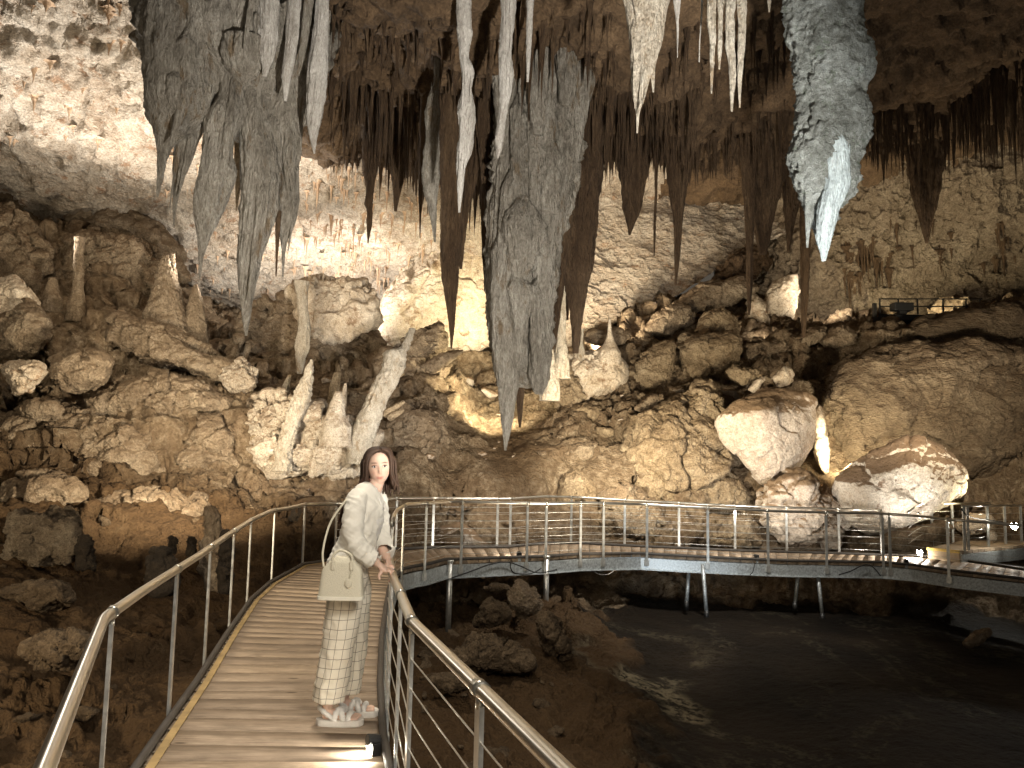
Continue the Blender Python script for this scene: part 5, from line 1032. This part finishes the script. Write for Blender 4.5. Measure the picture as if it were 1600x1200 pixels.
cable('black cable draped along the railing of the upper ramp', [(1502, 795, 14.5), (1512, 806, 14.6), (1530, 811, 15), (1560, 815, 15.6), (1582, 820, 16)])
cable('thin pale wire lying on the mud under the walkway', [(928, 892, 12.9), (936, 897, 12.9), (950, 897, 12.9), (961, 890, 12.9)], .006)
# ------------------------------------------------------------------ the woman at the railing
PX0 = np.array((-1.03, 4.86, 0.0))
def pw(x, y, z): return np.array((x, y, z), float)     # local: x forward (to the rail), y away from the camera, z up
def ell(c, r, n=20, rot=None):
    v, f = ico(4); q = v*np.array(r)
    if rot is not None: q = q@np.array(rot).T
    return q+np.array(c), f
def limb(pts, rad, n=18, flat=1.0, up=None):
    """closed tapering tube with rounded ends; rad may hold (a, b) half-axes"""
    mb = MB(); P_ = [np.array(p, float) for p in pts]; rings = []; ref = None
    for i, p in enumerate(P_):
        t = P_[min(i+1, len(P_)-1)]-P_[max(i-1, 0)]; t /= np.linalg.norm(t)+1e-9
        if ref is None: ref = np.array(up if up is not None else (1.0, 0, 0.0), float)
        a = ref-t*(ref@t); a /= np.linalg.norm(a)+1e-9; b = np.cross(t, a); ref = a
        r = rad[i]; ra, rb_ = r if hasattr(r, '__len__') else (r, r*flat)
        rings.append(np.array([p+a*ra*math.cos(k*2*PI/n)+b*rb_*math.sin(k*2*PI/n) for k in range(n)]))
    v = np.vstack(rings+[P_[0][None], P_[-1][None]]); m_ = len(P_); f = []
    for i in range(m_-1): f += [(i*n+k, i*n+(k+1) % n, (i+1)*n+(k+1) % n, (i+1)*n+k) for k in range(n)]
    f3 = [(m_*n, (k+1) % n, k) for k in range(n)]+[(m_*n+1, (m_-1)*n+k, (m_-1)*n+(k+1) % n) for k in range(n)]
    return v, f, f3
def spl(pts, rad, k=6):                   # smooth a coarse limb
    pts = np.array(pts, float); R_ = np.array([r if hasattr(r, '__len__') else (r, r) for r in rad], float); A = np.hstack([pts, R_]); out = []
    for i in range(len(A)-1):
        g = [A[max(i-1, 0)], A[i], A[i+1], A[min(i+2, len(A)-1)]]
        for t in np.linspace(0, 1, k, endpoint=False): out.append(.5*(2*g[1]+(g[2]-g[0])*t+(2*g[0]-5*g[1]+4*g[2]-g[3])*t*t+(-g[0]+3*g[1]-3*g[2]+g[3])*t**3))
    out.append(A[-1]); out = np.array(out); return out[:, :3], [tuple(r) for r in np.maximum(out[:, 3:], .002)]
def fuse(parts, voxel, it=4):
    bm = bmesh.new()
    for pt in parts:
        v = pt[0]; vs = [bm.verts.new(tuple(p)) for p in v]
        for fs in pt[1:]:
            for q in fs:
                try: bm.faces.new([vs[int(i)] for i in q])
                except ValueError: pass
    bmesh.ops.recalc_face_normals(bm, faces=bm.faces)
    me = bpy.data.meshes.new('fuse'); bm.to_mesh(me); bm.free(); o = bpy.data.objects.new('fuse', me); COL.objects.link(o)
    md = o.modifiers.new('r', 'REMESH'); md.mode = 'VOXEL'; md.voxel_size = voxel
    dg = bpy.context.evaluated_depsgraph_get(); ev = o.evaluated_get(dg); m2 = ev.to_mesh()
    v = np.empty(len(m2.vertices)*3, np.float32); m2.vertices.foreach_get('co', v); v = v.reshape(-1, 3).astype(float)
    f = np.array([tuple(p.vertices) for p in m2.polygons if len(p.vertices) == 4]); ev.to_mesh_clear()
    bpy.data.objects.remove(o); bpy.data.meshes.remove(me)
    e = np.vstack([f[:, [0, 1]], f[:, [1, 2]], f[:, [2, 3]], f[:, [3, 0]]]); e = np.vstack([e, e[:, ::-1]])
    cnt = np.bincount(e[:, 0], minlength=len(v)).astype(float)
    for k in range(it):
        s_ = np.stack([np.bincount(e[:, 0], v[e[:, 1], ax], len(v)) for ax in range(3)], 1)/np.maximum(cnt, 1)[:, None]
        v = v+(s_-v)*(.6 if k % 2 == 0 else -.35)
    return v, f
def qnorm(v, f):
    fn = np.cross(v[f[:, 2]]-v[f[:, 0]], v[f[:, 3]]-v[f[:, 1]]); n = np.zeros_like(v)
    for q in range(4):
        for ax in range(3): n[:, ax] += np.bincount(f[:, q], fn[:, ax], len(v))
    return n/(np.linalg.norm(n, axis=1)[:, None]+1e-12)

# head, in its own axes: x = face forward, y = her left, z up
HC = pw(.200, .015, 1.535)
yaw, pit, rol = math.radians(-76), math.radians(4), math.radians(4)
Rz = np.array([[math.cos(yaw), -math.sin(yaw), 0], [math.sin(yaw), math.cos(yaw), 0], [0, 0, 1]])
Ry = np.array([[math.cos(pit), 0, math.sin(pit)], [0, 1, 0], [-math.sin(pit), 0, math.cos(pit)]])
Rx = np.array([[1, 0, 0], [0, math.cos(rol), -math.sin(rol)], [0, math.sin(rol), math.cos(rol)]])
HR = Rz@Ry@Rx
def head_mesh():
    v, f = ico(6); d = v.copy(); x, y, z = d[:, 0], d[:, 1], d[:, 2]
    jaw = np.clip(-z, 0, 1)
    X = .093*x*(1-.10*jaw**2); Y = .074*y*(1-.34*jaw**1.6-.04*np.clip(z, 0, 1)); Zz = .117*z
    X = X-np.where(x < 0, .0, 0)+.010*jaw**2*(x > 0)*x
    fr = np.clip(x, 0, 1)**2
    g = lambda y0, z0, sy, sz: np.exp(-((Y-y0)/sy)**2-((Zz-z0)/sz)**2)*fr
    X = X+.020*g(0, -.022, .0105, .017)+.008*g(0, .002, .008, .024)-.010*g(.031, .010, .017, .012)-.010*g(-.031, .010, .017, .012)
    X = X+.005*g(0, .030, .045, .012)+.006*g(.036, -.022, .020, .018)+.006*g(-.036, -.022, .020, .018)
    X = X+.008*g(0, -.056, .020, .006)+.008*g(0, -.067, .018, .006)-.006*np.exp(-(Y/.024)**4-((Zz+.0615-.15*np.abs(Y))/.003)**2)*fr-.004*g(0, -.083, .022, .008)+.010*g(0, -.102, .018, .013)
    return np.stack([X, Y, Zz], 1), f
hv, hf = head_mesh()
toW = lambda q: q@HR.T+HC
parts = [(toW(hv), hf)]
for s_ in (-1, 1):                                   # ears
    v, f = ell((-.012, s_*.072, -.005), (.017, .008, .031)); parts.append((toW(v), f))
def add(pts, rad, k=6, **kw):
    p, r = spl(pts, rad, k); parts.append(limb(p, r, **kw))
add([pw(.205, .015, 1.50), pw(.185, .01, 1.42), pw(.165, 0, 1.35), pw(.150, 0, 1.28)], [.05, .048, .058, .09])
# torso and legs (leaner than the clothes over them)
add([pw(.15, 0, 1.37), pw(.145, 0, 1.30), pw(.12, 0, 1.15), pw(.075, 0, 1.02), pw(.045, 0, .90), pw(.04, 0, .84)], [(.05, .09), (.09, .155), (.085, .135), (.075, .115), (.09, .145), (.08, .13)])
for sy, x0 in ((-.085, -.015), (.085, .045)):
    add([pw(.045, sy, .88), pw(.035+.4*x0, sy, .70), pw(.03+.6*x0, sy, .50), pw(.0+x0, sy, .30), pw(-.02+x0, sy, .12), pw(-.02+x0, sy, .07)], [.075, .068, .052, .048, .034, .036])
    add([pw(-.045+x0, sy, .062), pw(.0+x0, sy, .062), pw(.06+x0, sy-.004, .052), pw(.11+x0, sy-.006, .045), pw(.145+x0, sy-.006, .043)], [(.03, .028), (.034, .034), (.024, .038), (.016, .043), (.010, .036)], up=(0, 0, 1.))
    for t in range(5):                               # toes
        yy = sy-.036+t*.0165 if sy < 0 else sy+.030-t*.0165
        L_ = (.022, .026, .027, .029, .034)[t]; rr_ = (.0075, .008, .0085, .009, .012)[t]
        add([pw(.135+x0, yy, .048), pw(.142+x0+L_*.6, yy, .047), pw(.145+x0+L_, yy, .042)], [rr_, rr_, rr_*.8], 3)
# arms: her right hand rests on the rail, her left one behind the body
WR = pw(.235, -.105, .955)
add([pw(.11, -.15, 1.335), pw(.09, -.188, 1.24), pw(.098, -.192, 1.13), pw(.13, -.172, 1.055), pw(.185, -.137, .995), WR], [.05, .047, .04, .037, .031, .026])
add([pw(.16, .15, 1.335), pw(.17, .19, 1.22), pw(.185, .19, 1.09), pw(.225, .16, 1.0), pw(.265, .10, .95)], [.05, .046, .04, .035, .026])
rail_dir = np.array((-.07, -1.0, 0)); rail_dir = -rail_dir/np.linalg.norm(rail_dir)          # along the tube, away from the camera
def hand(w, c, s_):
    """palm over the tube at c; fingers curl round its far side, the thumb lies along the near one"""
    parts.append(limb(*spl([w, w*.5+c*.5+Z*.012+pw(0, 0, .004), c+pw(.002, 0, .036), c+pw(.022, 0, .034)], [(.026, .02), (.034, .019), (.041, .014), (.040, .011)]), up=tuple(rail_dir)))
    for i, (o_, L_) in enumerate(((-.032, .9), (-.011, 1.05), (.010, 1.0), (.031, .82))):
        b = c+rail_dir*o_; parts.append(limb(*spl([b+pw(.016, 0, .036), b+pw(.036, 0, .028), b+pw(.042*1, 0, .004*L_), b+pw(.038, 0, -.020*L_), b+pw(.026, 0, -.034*L_)], [.0095, .009, .0085, .008, .0062], 4), n=12))
    b = c-rail_dir*.030; parts.append(limb(*spl([w*.45+c*.55-rail_dir*.016+Z*.010, b+pw(-.020, 0, .022), b+pw(-.030, 0, .004)-rail_dir*.010, b+pw(-.022, 0, -.018)-rail_dir*.012], [.013, .0115, .0095, .0075], 4), n=12))
RC = pw(.284, -.09, .880)
hand(WR, RC, -1); 
parts.append(limb(*spl([pw(.265, .10, .95), pw(.275, .08, .93), pw(.278, .06, .918), pw(.285, .045, .915)], [(.024, .018), (.036, .016), (.038, .013), (.03, .010)]), up=(0, 1., 0)))
for i in range(4):
    b = pw(.272+i*.002, .098-i*.021, .918); parts.append(limb(*spl([b, b+pw(.024, 0, -.004), b+pw(.036, 0, -.022), b+pw(.032, 0, -.044)], [.0092, .0088, .008, .0065], 4), n=12))
parts.append(limb(*spl([pw(.262, .075, .935), pw(.262, .045, .915), pw(.262, .028, .90)], [.012, .011, .008], 4), n=12))
bv_, bf_ = fuse(parts, .0042, 4)
woman = empty('person', tuple(PX0)); tag(woman, 'dark-haired woman in a cream jacket, checked trousers and white sandals leaning on the rail', 'woman')
def wpart(name, v, f, m, par=woman, sm=True): return mesh_np(name, v, f, m, par, sm)
def skin_mat():
    m, nt, b, N = newmat('skin'); L = nt.links.new
    at = N('ShaderNodeAttribute', attribute_name='tint'); n = N('ShaderNodeTexNoise', Scale=30.0, Detail=4.0)
    c = mixc(nt, 1.0, at.outputs['Color'], ramp(nt, n.outputs[0], [(0.3, (.93, .92, .91)), (0.7, (1.05, 1.04, 1.04))]), 'MULTIPLY')
    L(c, b.inputs['Base Color']); b.inputs['Roughness'].default_value = .48; b.inputs['Specular IOR Level'].default_value = .35
    b.inputs['Subsurface Weight'].default_value = .12; b.inputs['Subsurface Radius'].default_value = (.012, .005, .003); b.inputs['Subsurface Scale'].default_value = .6
    return m
M['skin'] = skin_mat()
body = wpart('body', bv_, bf_, M['skin'])
hl = (bv_-HC)@HR; tint = np.tile(np.array((.68, .47, .365)), (len(bv_), 1))
fr = (hl[:, 0] > .03) & (np.abs(hl[:, 2]) < .13) & (np.abs(hl[:, 1]) < .08)
def paint(w, c): 
    global tint
    w = (w*fr)[:, None]; tint = tint*(1-w)+np.array(c)*w
yv, zv = hl[:, 1], hl[:, 2]; smile = .26*np.abs(yv)
paint(.75*np.exp(-(yv/.023)**4-((zv+.0615-smile*.6)/.0095)**4), (.40, .12, .10))
for s_ in (-1, 1):
    paint(.85*np.exp(-((yv-s_*.033)/.019)**4-((zv-.030-.10*(.033-np.abs(yv-s_*.028)))/.0042)**2), (.07, .04, .028))
    paint(.6*np.exp(-((yv-s_*.031)/.019)**4-((zv-.014)/.008)**2), (.18, .09, .07))
    paint(.25*np.exp(-((yv-s_*.042)/.020)**2-((zv+.028)/.016)**2), (.62, .27, .21))
at = body.data.attributes.new('tint', 'FLOAT_COLOR', 'POINT'); at.data.foreach_set('color', np.hstack([tint, np.ones((len(tint), 1))]).astype(np.float32).ravel())
M['eyew'] = plain('eye_white', (.62, .58, .55), .25); M['iris'] = plain('dark_iris', (.03, .018, .012), .15)
M['hair'] = plain('dark_brown_hair', (.050, .029, .019), .62, 0, .2, 60, .5)
for s_ in (-1, 1):
    v, f = ell((.0755, s_*.031, .0095), (.0105, .0135, .0072)); ey = wpart('eye', toW(v), f, M['eyew'])
    v, f = ell((.0825, s_*.031+.001, .0095), (.0045, .0062, .0062)); wpart('iris', toW(v), f, M['iris'], ey)
    mb = MB(); mb.tube([toW(np.array([[.083-.35*abs(t)*.02, s_*.031+t*.0155, .0165-abs(t)**2*.006]]))[0] for t in np.linspace(-1, 1, 7)], .0019, 6); o = mb.build('eyelash', M['hair'], None); o.parent = ey
# hair: overlapping locks from a centre parting, falling behind the shoulders
rh = random.Random(5); mb = MB()
cap = hv.copy(); cap = np.stack([cap[:, 0]*1.04-.006, cap[:, 1]*1.09, cap[:, 2]*1.07+.006], 1)
keepf = [q for q in hf if not ((cap[q].mean(0)[0] > .028) & ((cap[q].mean(0)[2]/.096)**2+(cap[q].mean(0)[1]/.071)**2 < 1)) and cap[q].mean(0)[2] > -.06 ]
mb.add(toW(cap), keepf)
for i in range(120):
    s_ = 1 if i % 2 else -1; u = rh.random(); ang = math.radians(56+u*122)*s_
    top = np.array((.048-.12*u*rh.uniform(.8, 1.1), s_*.004+.012, .124-.02*abs(.5-u)))
    ex, ey_ = math.cos(ang), math.sin(ang); rr_ = rh.uniform(1.06, 1.15)
    side = np.array((.094*ex*rr_, .078*ey_*rr_, .045+rh.uniform(-.02, .02))); low = np.array((.094*ex*(rr_-.02), .080*ey_*(rr_+.02), -.045))
    q1 = np.array((.092*ex*rr_-.004+rh.uniform(-.008, .008), .094*ey_*rr_, -.095+rh.uniform(-.02, .02)))
    q2 = np.array((.082*ex-.004+rh.uniform(-.014, .014), .092*ey_*rr_, -.115-rh.uniform(0, .045)))
    if u > .45: q2 = q2+np.array((-.01, 0, -.06*rh.random()))
    wob = rh.uniform(0, 6.3); low = low+np.array((.004*math.cos(wob), s_*.006*math.sin(wob), 0)); q1 = q1+np.array((.012*math.sin(wob), s_*.010*math.cos(wob), 0))
    q = [toW(p[None])[0] for p in (top, (top+side)/2+np.array((0, s_*.012, .020)), side, low, q1, q2)]
    p_, r_ = spl(q, [.007, .010, .011, .0105, .009, .003], 4); mb.tube(p_, [a for a, b in r_], 7)
for i in range(46):                                   # loose strands
    s_ = 1 if i % 2 else -1; ang = math.radians(rh.uniform(58, 175))*s_; k_ = rh.uniform(1.12, 1.26); ex, ey_ = math.cos(ang), math.sin(ang); w1 = rh.uniform(0, 6.3)
    q = [toW(np.array([p]))[0] for p in ((.045-.1*rh.random(), s_*.008, .122), (.09*ex*k_, .082*ey_*k_, .05), (.092*ex*k_+.008*math.cos(w1), .09*ey_*k_, -.04), (.09*ex*k_+.012*math.sin(w1), .098*ey_*k_, -.10), (.082*ex*k_+rh.uniform(-.02, .02), .098*ey_*k_+rh.uniform(-.015, .015), -.15-rh.uniform(0, .05)))]
    p_, r_ = spl(q, [.002, .004, .0045, .004, .0015], 4); mb.tube(p_, [a for a, b in r_], 5)
hair = mb.build('hair', M['hair'], None, True); hair.parent = woman
mb = MB()
for i in range(34):                                  # the lengths hanging down her back
    y0 = rh.uniform(-.08, .10); a = pw(.135+rh.uniform(-.02, .02), y0*.6, 1.46); b = pw(.075+rh.uniform(-.015, .02), y0, 1.385); c_ = pw(.012+rh.uniform(-.012, .012), y0*1.1, 1.29); d_ = pw(-.008+rh.uniform(-.012, .012), y0*1.1, 1.20-rh.uniform(0, .06))
    p_, r_ = spl([a, b, c_, d_], [.012, .013, .011, .003], 4); mb.tube(p_, [x for x, y in r_], 7)
M['hair2'] = plain('reddish_brown_hair', (.045, .018, .012), .62, 0, .2, 60, .5)
o = mb.build('back_hair', M['hair2'], None, True); o.parent = hair
# clothes
def cloth(name, col, scale=90, bump=.25, var=.08, rough=.85):
    m, nt, b, N = newmat(name); L = nt.links.new; tc = N('ShaderNodeTexCoord')
    n = N('ShaderNodeTexNoise', Scale=9.0, Detail=4.0); L(tc.outputs['Object'], n.inputs['Vector']); w = N('ShaderNodeTexNoise', Scale=float(scale), Detail=3.0); L(tc.outputs['Object'], w.inputs['Vector'])
    L(ramp(nt, n.outputs[0], [(.3, tuple(x*(1-var) for x in col)), (.7, tuple(min(1, x*(1+var)) for x in col))]), b.inputs['Base Color']); b.inputs['Roughness'].default_value = rough
    b.inputs['Sheen Weight'].default_value = .25; b.inputs['Specular IOR Level'].default_value = .2
    bp = N('ShaderNodeBump'); bp.inputs['Strength'].default_value = bump; bp.inputs['Distance'].default_value = .003; L(w.outputs[0], bp.inputs['Height']); L(bp.outputs[0], b.inputs['Normal']); return m
M['jacket'] = cloth('cream_knit_jacket', (.82, .78, .69)); M['cami'] = cloth('white_camisole', (.78, .75, .70), 60, .12)
def wrinkle(v, f, amp, sc, dirv, seed, mask=1.0):
    n = qnorm(v, f); u = v@np.array(dirv); q = np.stack([u*sc, (v[:, 2]+v[:, 1])*sc*.35, v[:, 1]*sc*.4], 1)+seed
    return v+n*((ridge(q, 2, .45)-.35)*amp*mask)[:, None]
jp = []
def jadd(pts, rad, up=None, k=6): jp.append(limb(*spl(pts, rad, k), n=28, up=up))
jadd([pw(.165, .01, 1.405), pw(.150, 0, 1.375), pw(.132, 0, 1.32), pw(.125, 0, 1.22), pw(.100, 0, 1.10), pw(.065, 0, 1.0), pw(.035, 0, .90), pw(.025, 0, .835)], [(.055, .085), (.082, .135), (.112, .178), (.118, .175), (.112, .160), (.113, .160), (.124, .175), (.125, .178)])
jadd([pw(.120, -.125, 1.37), pw(.105, -.158, 1.33), pw(.092, -.19, 1.24), pw(.098, -.195, 1.14), pw(.125, -.178, 1.065), pw(.170, -.148, 1.012), pw(.207, -.124, .982)], [(.046, .05), (.060, .058), (.060, .056), (.056, .053), (.054, .052), (.053, .051), (.053, .052)])
jadd([pw(.16, .13, 1.36), pw(.17, .16, 1.32), pw(.178, .205, 1.22), pw(.19, .205, 1.10), pw(.22, .175, 1.03), pw(.25, .125, .98)], [(.05, .05), (.066, .064), (.064, .06), (.06, .058), (.058, .056), (.056, .056)])
jv, jf = fuse(jp, .006, 6)
low = smooth(1.30, 1.0, jv[:, 2])
jv = wrinkle(jv, jf, .013, 14, (.75, 0, -.66), 3, .35+.65*smooth(1.36, 1.12, jv[:, 2])); jv = wrinkle(jv, jf, .006, 26, (.5, .3, .8), 9)
# open front: the panel between the lapels is left out, so the camisole shows
cen = jv[jf].mean(1); opn = (cen[:, 0]-(.10+.33*(cen[:, 2]-1.05)) > .055) & (np.abs(cen[:, 1]-.05) < .060+.03*smooth(1.2, 1.4, cen[:, 2])) & (cen[:, 2] > .80) & (cen[:, 2] < 1.42)
hem = cen[:, 2] < .842
cuff = (((cen-pw(.207, -.124, .982))@(np.array((.042, .026, -.023))/.0545)) > .0) & (cen[:, 1] < -.06) & (cen[:, 2] < 1.02)
neckh = ((cen[:, 2] > 1.385) & (np.hypot(cen[:, 0]-.17, cen[:, 1]-.01) < .07))
jac = wpart('jacket', jv, jf[~(opn | hem | cuff | neckh)], M['jacket'])
sd = jac.modifiers.new('cloth', 'SOLIDIFY'); sd.thickness = .005; sd.offset = 0
cp = [limb(*spl([pw(.160, 0, 1.27), pw(.145, 0, 1.22), pw(.112, 0, 1.10), pw(.078, 0, 1.0), pw(.052, 0, .90), pw(.048, 0, .87)], [(.080, .115), (.104, .135), (.098, .125), (.098, .125), (.104, .14), (.104, .14)]), n=28)]
cv_, cf_ = fuse(cp, .007, 4); cv_ = wrinkle(cv_, cf_, .006, 18, (.6, .2, -.7), 5); wpart('camisole', cv_, cf_, M['cami'])
mb = MB()
for s_ in (-1, 1): mb.tube([pw(.245, s_*.05, 1.27), pw(.23, s_*.062, 1.33), pw(.18, s_*.07, 1.385)], .005, 6)
o = mb.build('camisole_straps', M['cami'], None, True); o.parent = woman
# trousers with a window-pane check
tp = []
tp.append(limb(*spl([pw(.04, 0, .97), pw(.045, 0, .90), pw(.045, 0, .82), pw(.045, 0, .76)], [(.098, .14), (.108, .158), (.112, .165), (.09, .15)]), n=28))
LEG = {}
for sy, x0 in ((-.088, -.015), (.088, .045)):
    P_, R_ = spl([pw(.045, sy, .88), pw(.048+.3*x0, sy, .76), pw(.035+.5*x0, sy, .58), pw(.018+.8*x0, sy, .40), pw(-.005+x0, sy, .22), pw(-.018+x0, sy, .135)], [(.095, .085), (.104, .09), (.100, .088), (.096, .086), (.092, .084), (.092, .084)], 8)
    LEG[sy] = P_; tp.append(limb(P_, R_, n=28))
tv, tf = fuse(tp, .006, 5)
side = np.where(tv[:, 1] < 0, -.088, .088); cx = np.array([np.interp(-z, -LEG[-.088][:, 2], LEG[-.088][:, 0]) if s_ < 0 else np.interp(-z, -LEG[.088][:, 2], LEG[.088][:, 0]) for z, s_ in zip(tv[:, 2], side)])
angl = np.arctan2(tv[:, 1]-side, tv[:, 0]-cx); chk = np.stack([angl*.098, tv[:, 2], 0*cx], 1)
tv = wrinkle(tv, tf, .012, 13, (.95, .2, .12), 2, .4+.6*smooth(.9, .3, tv[:, 2])); tv = wrinkle(tv, tf, .006, 12, (.3, .1, .9), 8)
def check_mat():
    m, nt, b, N = newmat('cream_window_pane_check'); L = nt.links.new
    at = N('ShaderNodeAttribute', attribute_name='weave'); sx = N('ShaderNodeSeparateXYZ'); L(at.outputs['Vector'], sx.inputs[0]); fac = None
    for k, (per, wd) in enumerate(((.0513, .055), (.057, .05))):
        a = N('ShaderNodeMath', operation='DIVIDE'); L(sx.outputs[k], a.inputs[0]); a.inputs[1].default_value = per
        fr_ = N('ShaderNodeMath', operation='FRACT'); L(a.outputs[0], fr_.inputs[0]); lt = N('ShaderNodeMath', operation='LESS_THAN'); L(fr_.outputs[0], lt.inputs[0]); lt.inputs[1].default_value = wd
        if fac is None: fac = lt.outputs[0]
        else: mx = N('ShaderNodeMath', operation='MAXIMUM'); L(fac, mx.inputs[0]); L(lt.outputs[0], mx.inputs[1]); fac = mx.outputs[0]
    L(mixc(nt, fac, (.76, .70, .58), (.16, .125, .085)), b.inputs['Base Color']); b.inputs['Roughness'].default_value = .85; b.inputs['Specular IOR Level'].default_value = .2
    n = N('ShaderNodeTexNoise', Scale=120.0); bp = N('ShaderNodeBump'); bp.inputs['Strength'].default_value = .15; bp.inputs['Distance'].default_value = .002; L(n.outputs[0], bp.inputs['Height']); L(bp.outputs[0], b.inputs['Normal']); return m
tr = wpart('trousers', tv, tf[~((tv[tf].mean(1)[:, 2] < .142))], check_mat())
at = tr.data.attributes.new('weave', 'FLOAT_VECTOR', 'POINT'); at.data.foreach_set('vector', chk.astype(np.float32).ravel())
sd = tr.modifiers.new('cloth', 'SOLIDIFY'); sd.thickness = .004; sd.offset = 0
# sandals
M['sole'] = plain('white_sandal_sole', (.66, .62, .56), .6, 0, .3, 20, .08); M['strap'] = cloth('white_quilted_strap', (.72, .69, .64), 40, .2)
for sy, x0 in ((-.085, -.015), (.085, .045)):
    out = []
    for t in np.linspace(0, 1, 15):
        x = -.085+.285*t; w = .034+.014*math.sin(t*PI*.9)+.008*t; w *= min(1, (min(t, 1-t)*9+.25)); out.append((x+x0, w))
    mb = MB(); n = len(out); vs = []
    for zz, k in ((-.001, .97), (.010, 1.03), (.030, 1.03), (.038, .97)):
        vs += [pw(x, sy-.004-w*k, zz+.004*max(0, x-x0-.1)*10) for x, w in out]+[pw(x, sy-.004+w*k, zz+.004*max(0, x-x0-.1)*10) for x, w in out[::-1]]
    m_ = 2*n; fs = [tuple(range(m_-1, -1, -1)), tuple(range(3*m_, 4*m_))]
    for r_ in range(3): fs += [(r_*m_+i, r_*m_+(i+1) % m_, (r_+1)*m_+(i+1) % m_, (r_+1)*m_+i) for i in range(m_)]
    mb.add(vs, fs); sn = mb.build('sandal', M['sole'], None, False, .004); sn.parent = woman
    def strapw(a, b, hgt, w=.017):
        mb = MB(); q = [pw(a[0]+x0, sy-.047, .04), pw(a[0]*.8+b[0]*.2+x0, sy-.042, .055+hgt*.55), pw(a[0]*.5+b[0]*.5+x0, sy-.004, .055+hgt), pw(a[0]*.2+b[0]*.8+x0, sy+.036, .055+hgt*.55), pw(b[0]+x0, sy+.040, .04)]
        p_, r_ = spl(q, [w]*5, 6); r_ = [w*(1+.16*math.cos(i*1.9)) for i in range(len(p_))]
        rings = []; mb2 = MB(); mb2.tube(p_, r_, 10, True, .42 if False else 1.0)
        for arr in mb2.v: arr[:] = arr
        o = mb2.build('strap', M['strap'], None, True); o.parent = sn
    strapw((.03, 0), (.075, 0), .035); strapw((.085, 0), (.035, 0), .035); strapw((.115, 0), (.115, 0), .012, .015)
    mb2 = MB(); p_, r_ = spl([pw(.02+x0, sy-.045, .05), pw(-.03+x0, sy-.045, .085), pw(-.068+x0, sy, .10), pw(-.03+x0, sy+.042, .085), pw(.02+x0, sy+.04, .05)], [.013]*5, 6); mb2.tube(p_, [.014*(1+.12*math.cos(i*1.9)) for i in range(len(p_))], 10); o = mb2.build('heel_strap', M['strap'], None, True); o.parent = sn
# handbag hanging at her side
BX = pw(.065, -.30, .895)
bag = empty('handbag', tuple(PX0+BX)); tag(bag, 'cream domed leather handbag with a short handle and tag, hanging at her hip', 'handbag')
def bag_mat():
    m = plain('pebbled_cream_leather', (.64, .59, .46), .5, 0, .4, 160, .08, .5); return m
M['bag'] = bag_mat(); M['bagbase'] = plain('pale_bag_base', (.78, .74, .62), .5, 0, .4, 30, .05)
vs, fs = [], []; nz, na = 22, 40
for i in range(nz):
    t = i/(nz-1); z = -.115+.24*t; hw = .132-.026*t-.055*smooth(.62, 1, np.array(t))-.02*smooth(.9, 1.0, np.array(t)); dp = .058-.030*t-.012*smooth(.85, 1, np.array(t))
    for k in range(na):
        a = k*2*PI/na; ca, sa = math.cos(a), math.sin(a); e = .38; vs.append((hw*math.copysign(abs(ca)**e, ca), dp*math.copysign(abs(sa)**e, sa), z+.006*math.sin(a*2+1)*t))
for i in range(nz-1): fs += [(i*na+k, i*na+(k+1) % na, (i+1)*na+(k+1) % na, (i+1)*na+k) for k in range(na)]
fs += [tuple(range(na-1, -1, -1)), tuple((nz-1)*na+k for k in range(na))]
mb = MB(); mb.add(vs, fs); o = mb.build('bag_body', M['bag'], None, True); o.parent = bag
mb = MB(); mb.add([(x*1.012, y*1.03, z) for x, y, z in [(p[0], p[1], -.121+.022*j) for j in (0, 1) for p in vs[:na]]], [tuple(range(na-1, -1, -1)), tuple(range(na, 2*na))]+[(k, (k+1) % na, na+(k+1) % na, na+k) for k in range(na)]); o = mb.build('bag_base', M['bagbase'], None, False, .003); o.parent = bag
mb = MB(); p_, r_ = spl([(-.045, -.030, .085), (-.052, -.032, .125), (-.012, -.028, .160), (.052, -.030, .135), (.062, -.034, .090)], [.0075]*5, 8); mb.tube(p_, .0075, 10); o = mb.build('handle', M['bag'], None, True); o.parent = bag
mb = MB(); mb.tube([(.058, -.036, .10), (.064, -.050, .05), (.052, -.058, .0)], .003, 6); v, f = ell((.050, -.060, -.022), (.020, .004, .026)); mb.add(v, f); o = mb.build('leather_tag', M['bag'], None, True); o.parent = bag
mb = MB(); mb.box((-.045, -.045, .075), (.022, .006, .05)); mb.box((.062, -.045, .075), (.022, .006, .05)); o = mb.build('handle_tab', M['bag'], None, False, .004); o.parent = bag
mb = MB(); q = [pw(-.110, .0, .06), pw(-.125, .03, .15), pw(-.105, .09, .30), pw(-.035, .11, .42), pw(.02, .15, .49), pw(.06, .20, .49)]
p_, r_ = spl(q, [.006]*6, 8); mb.tube(p_, .0065, 8); o = mb.build('shoulder_strap', M['bag'], None, True); o.parent = bag
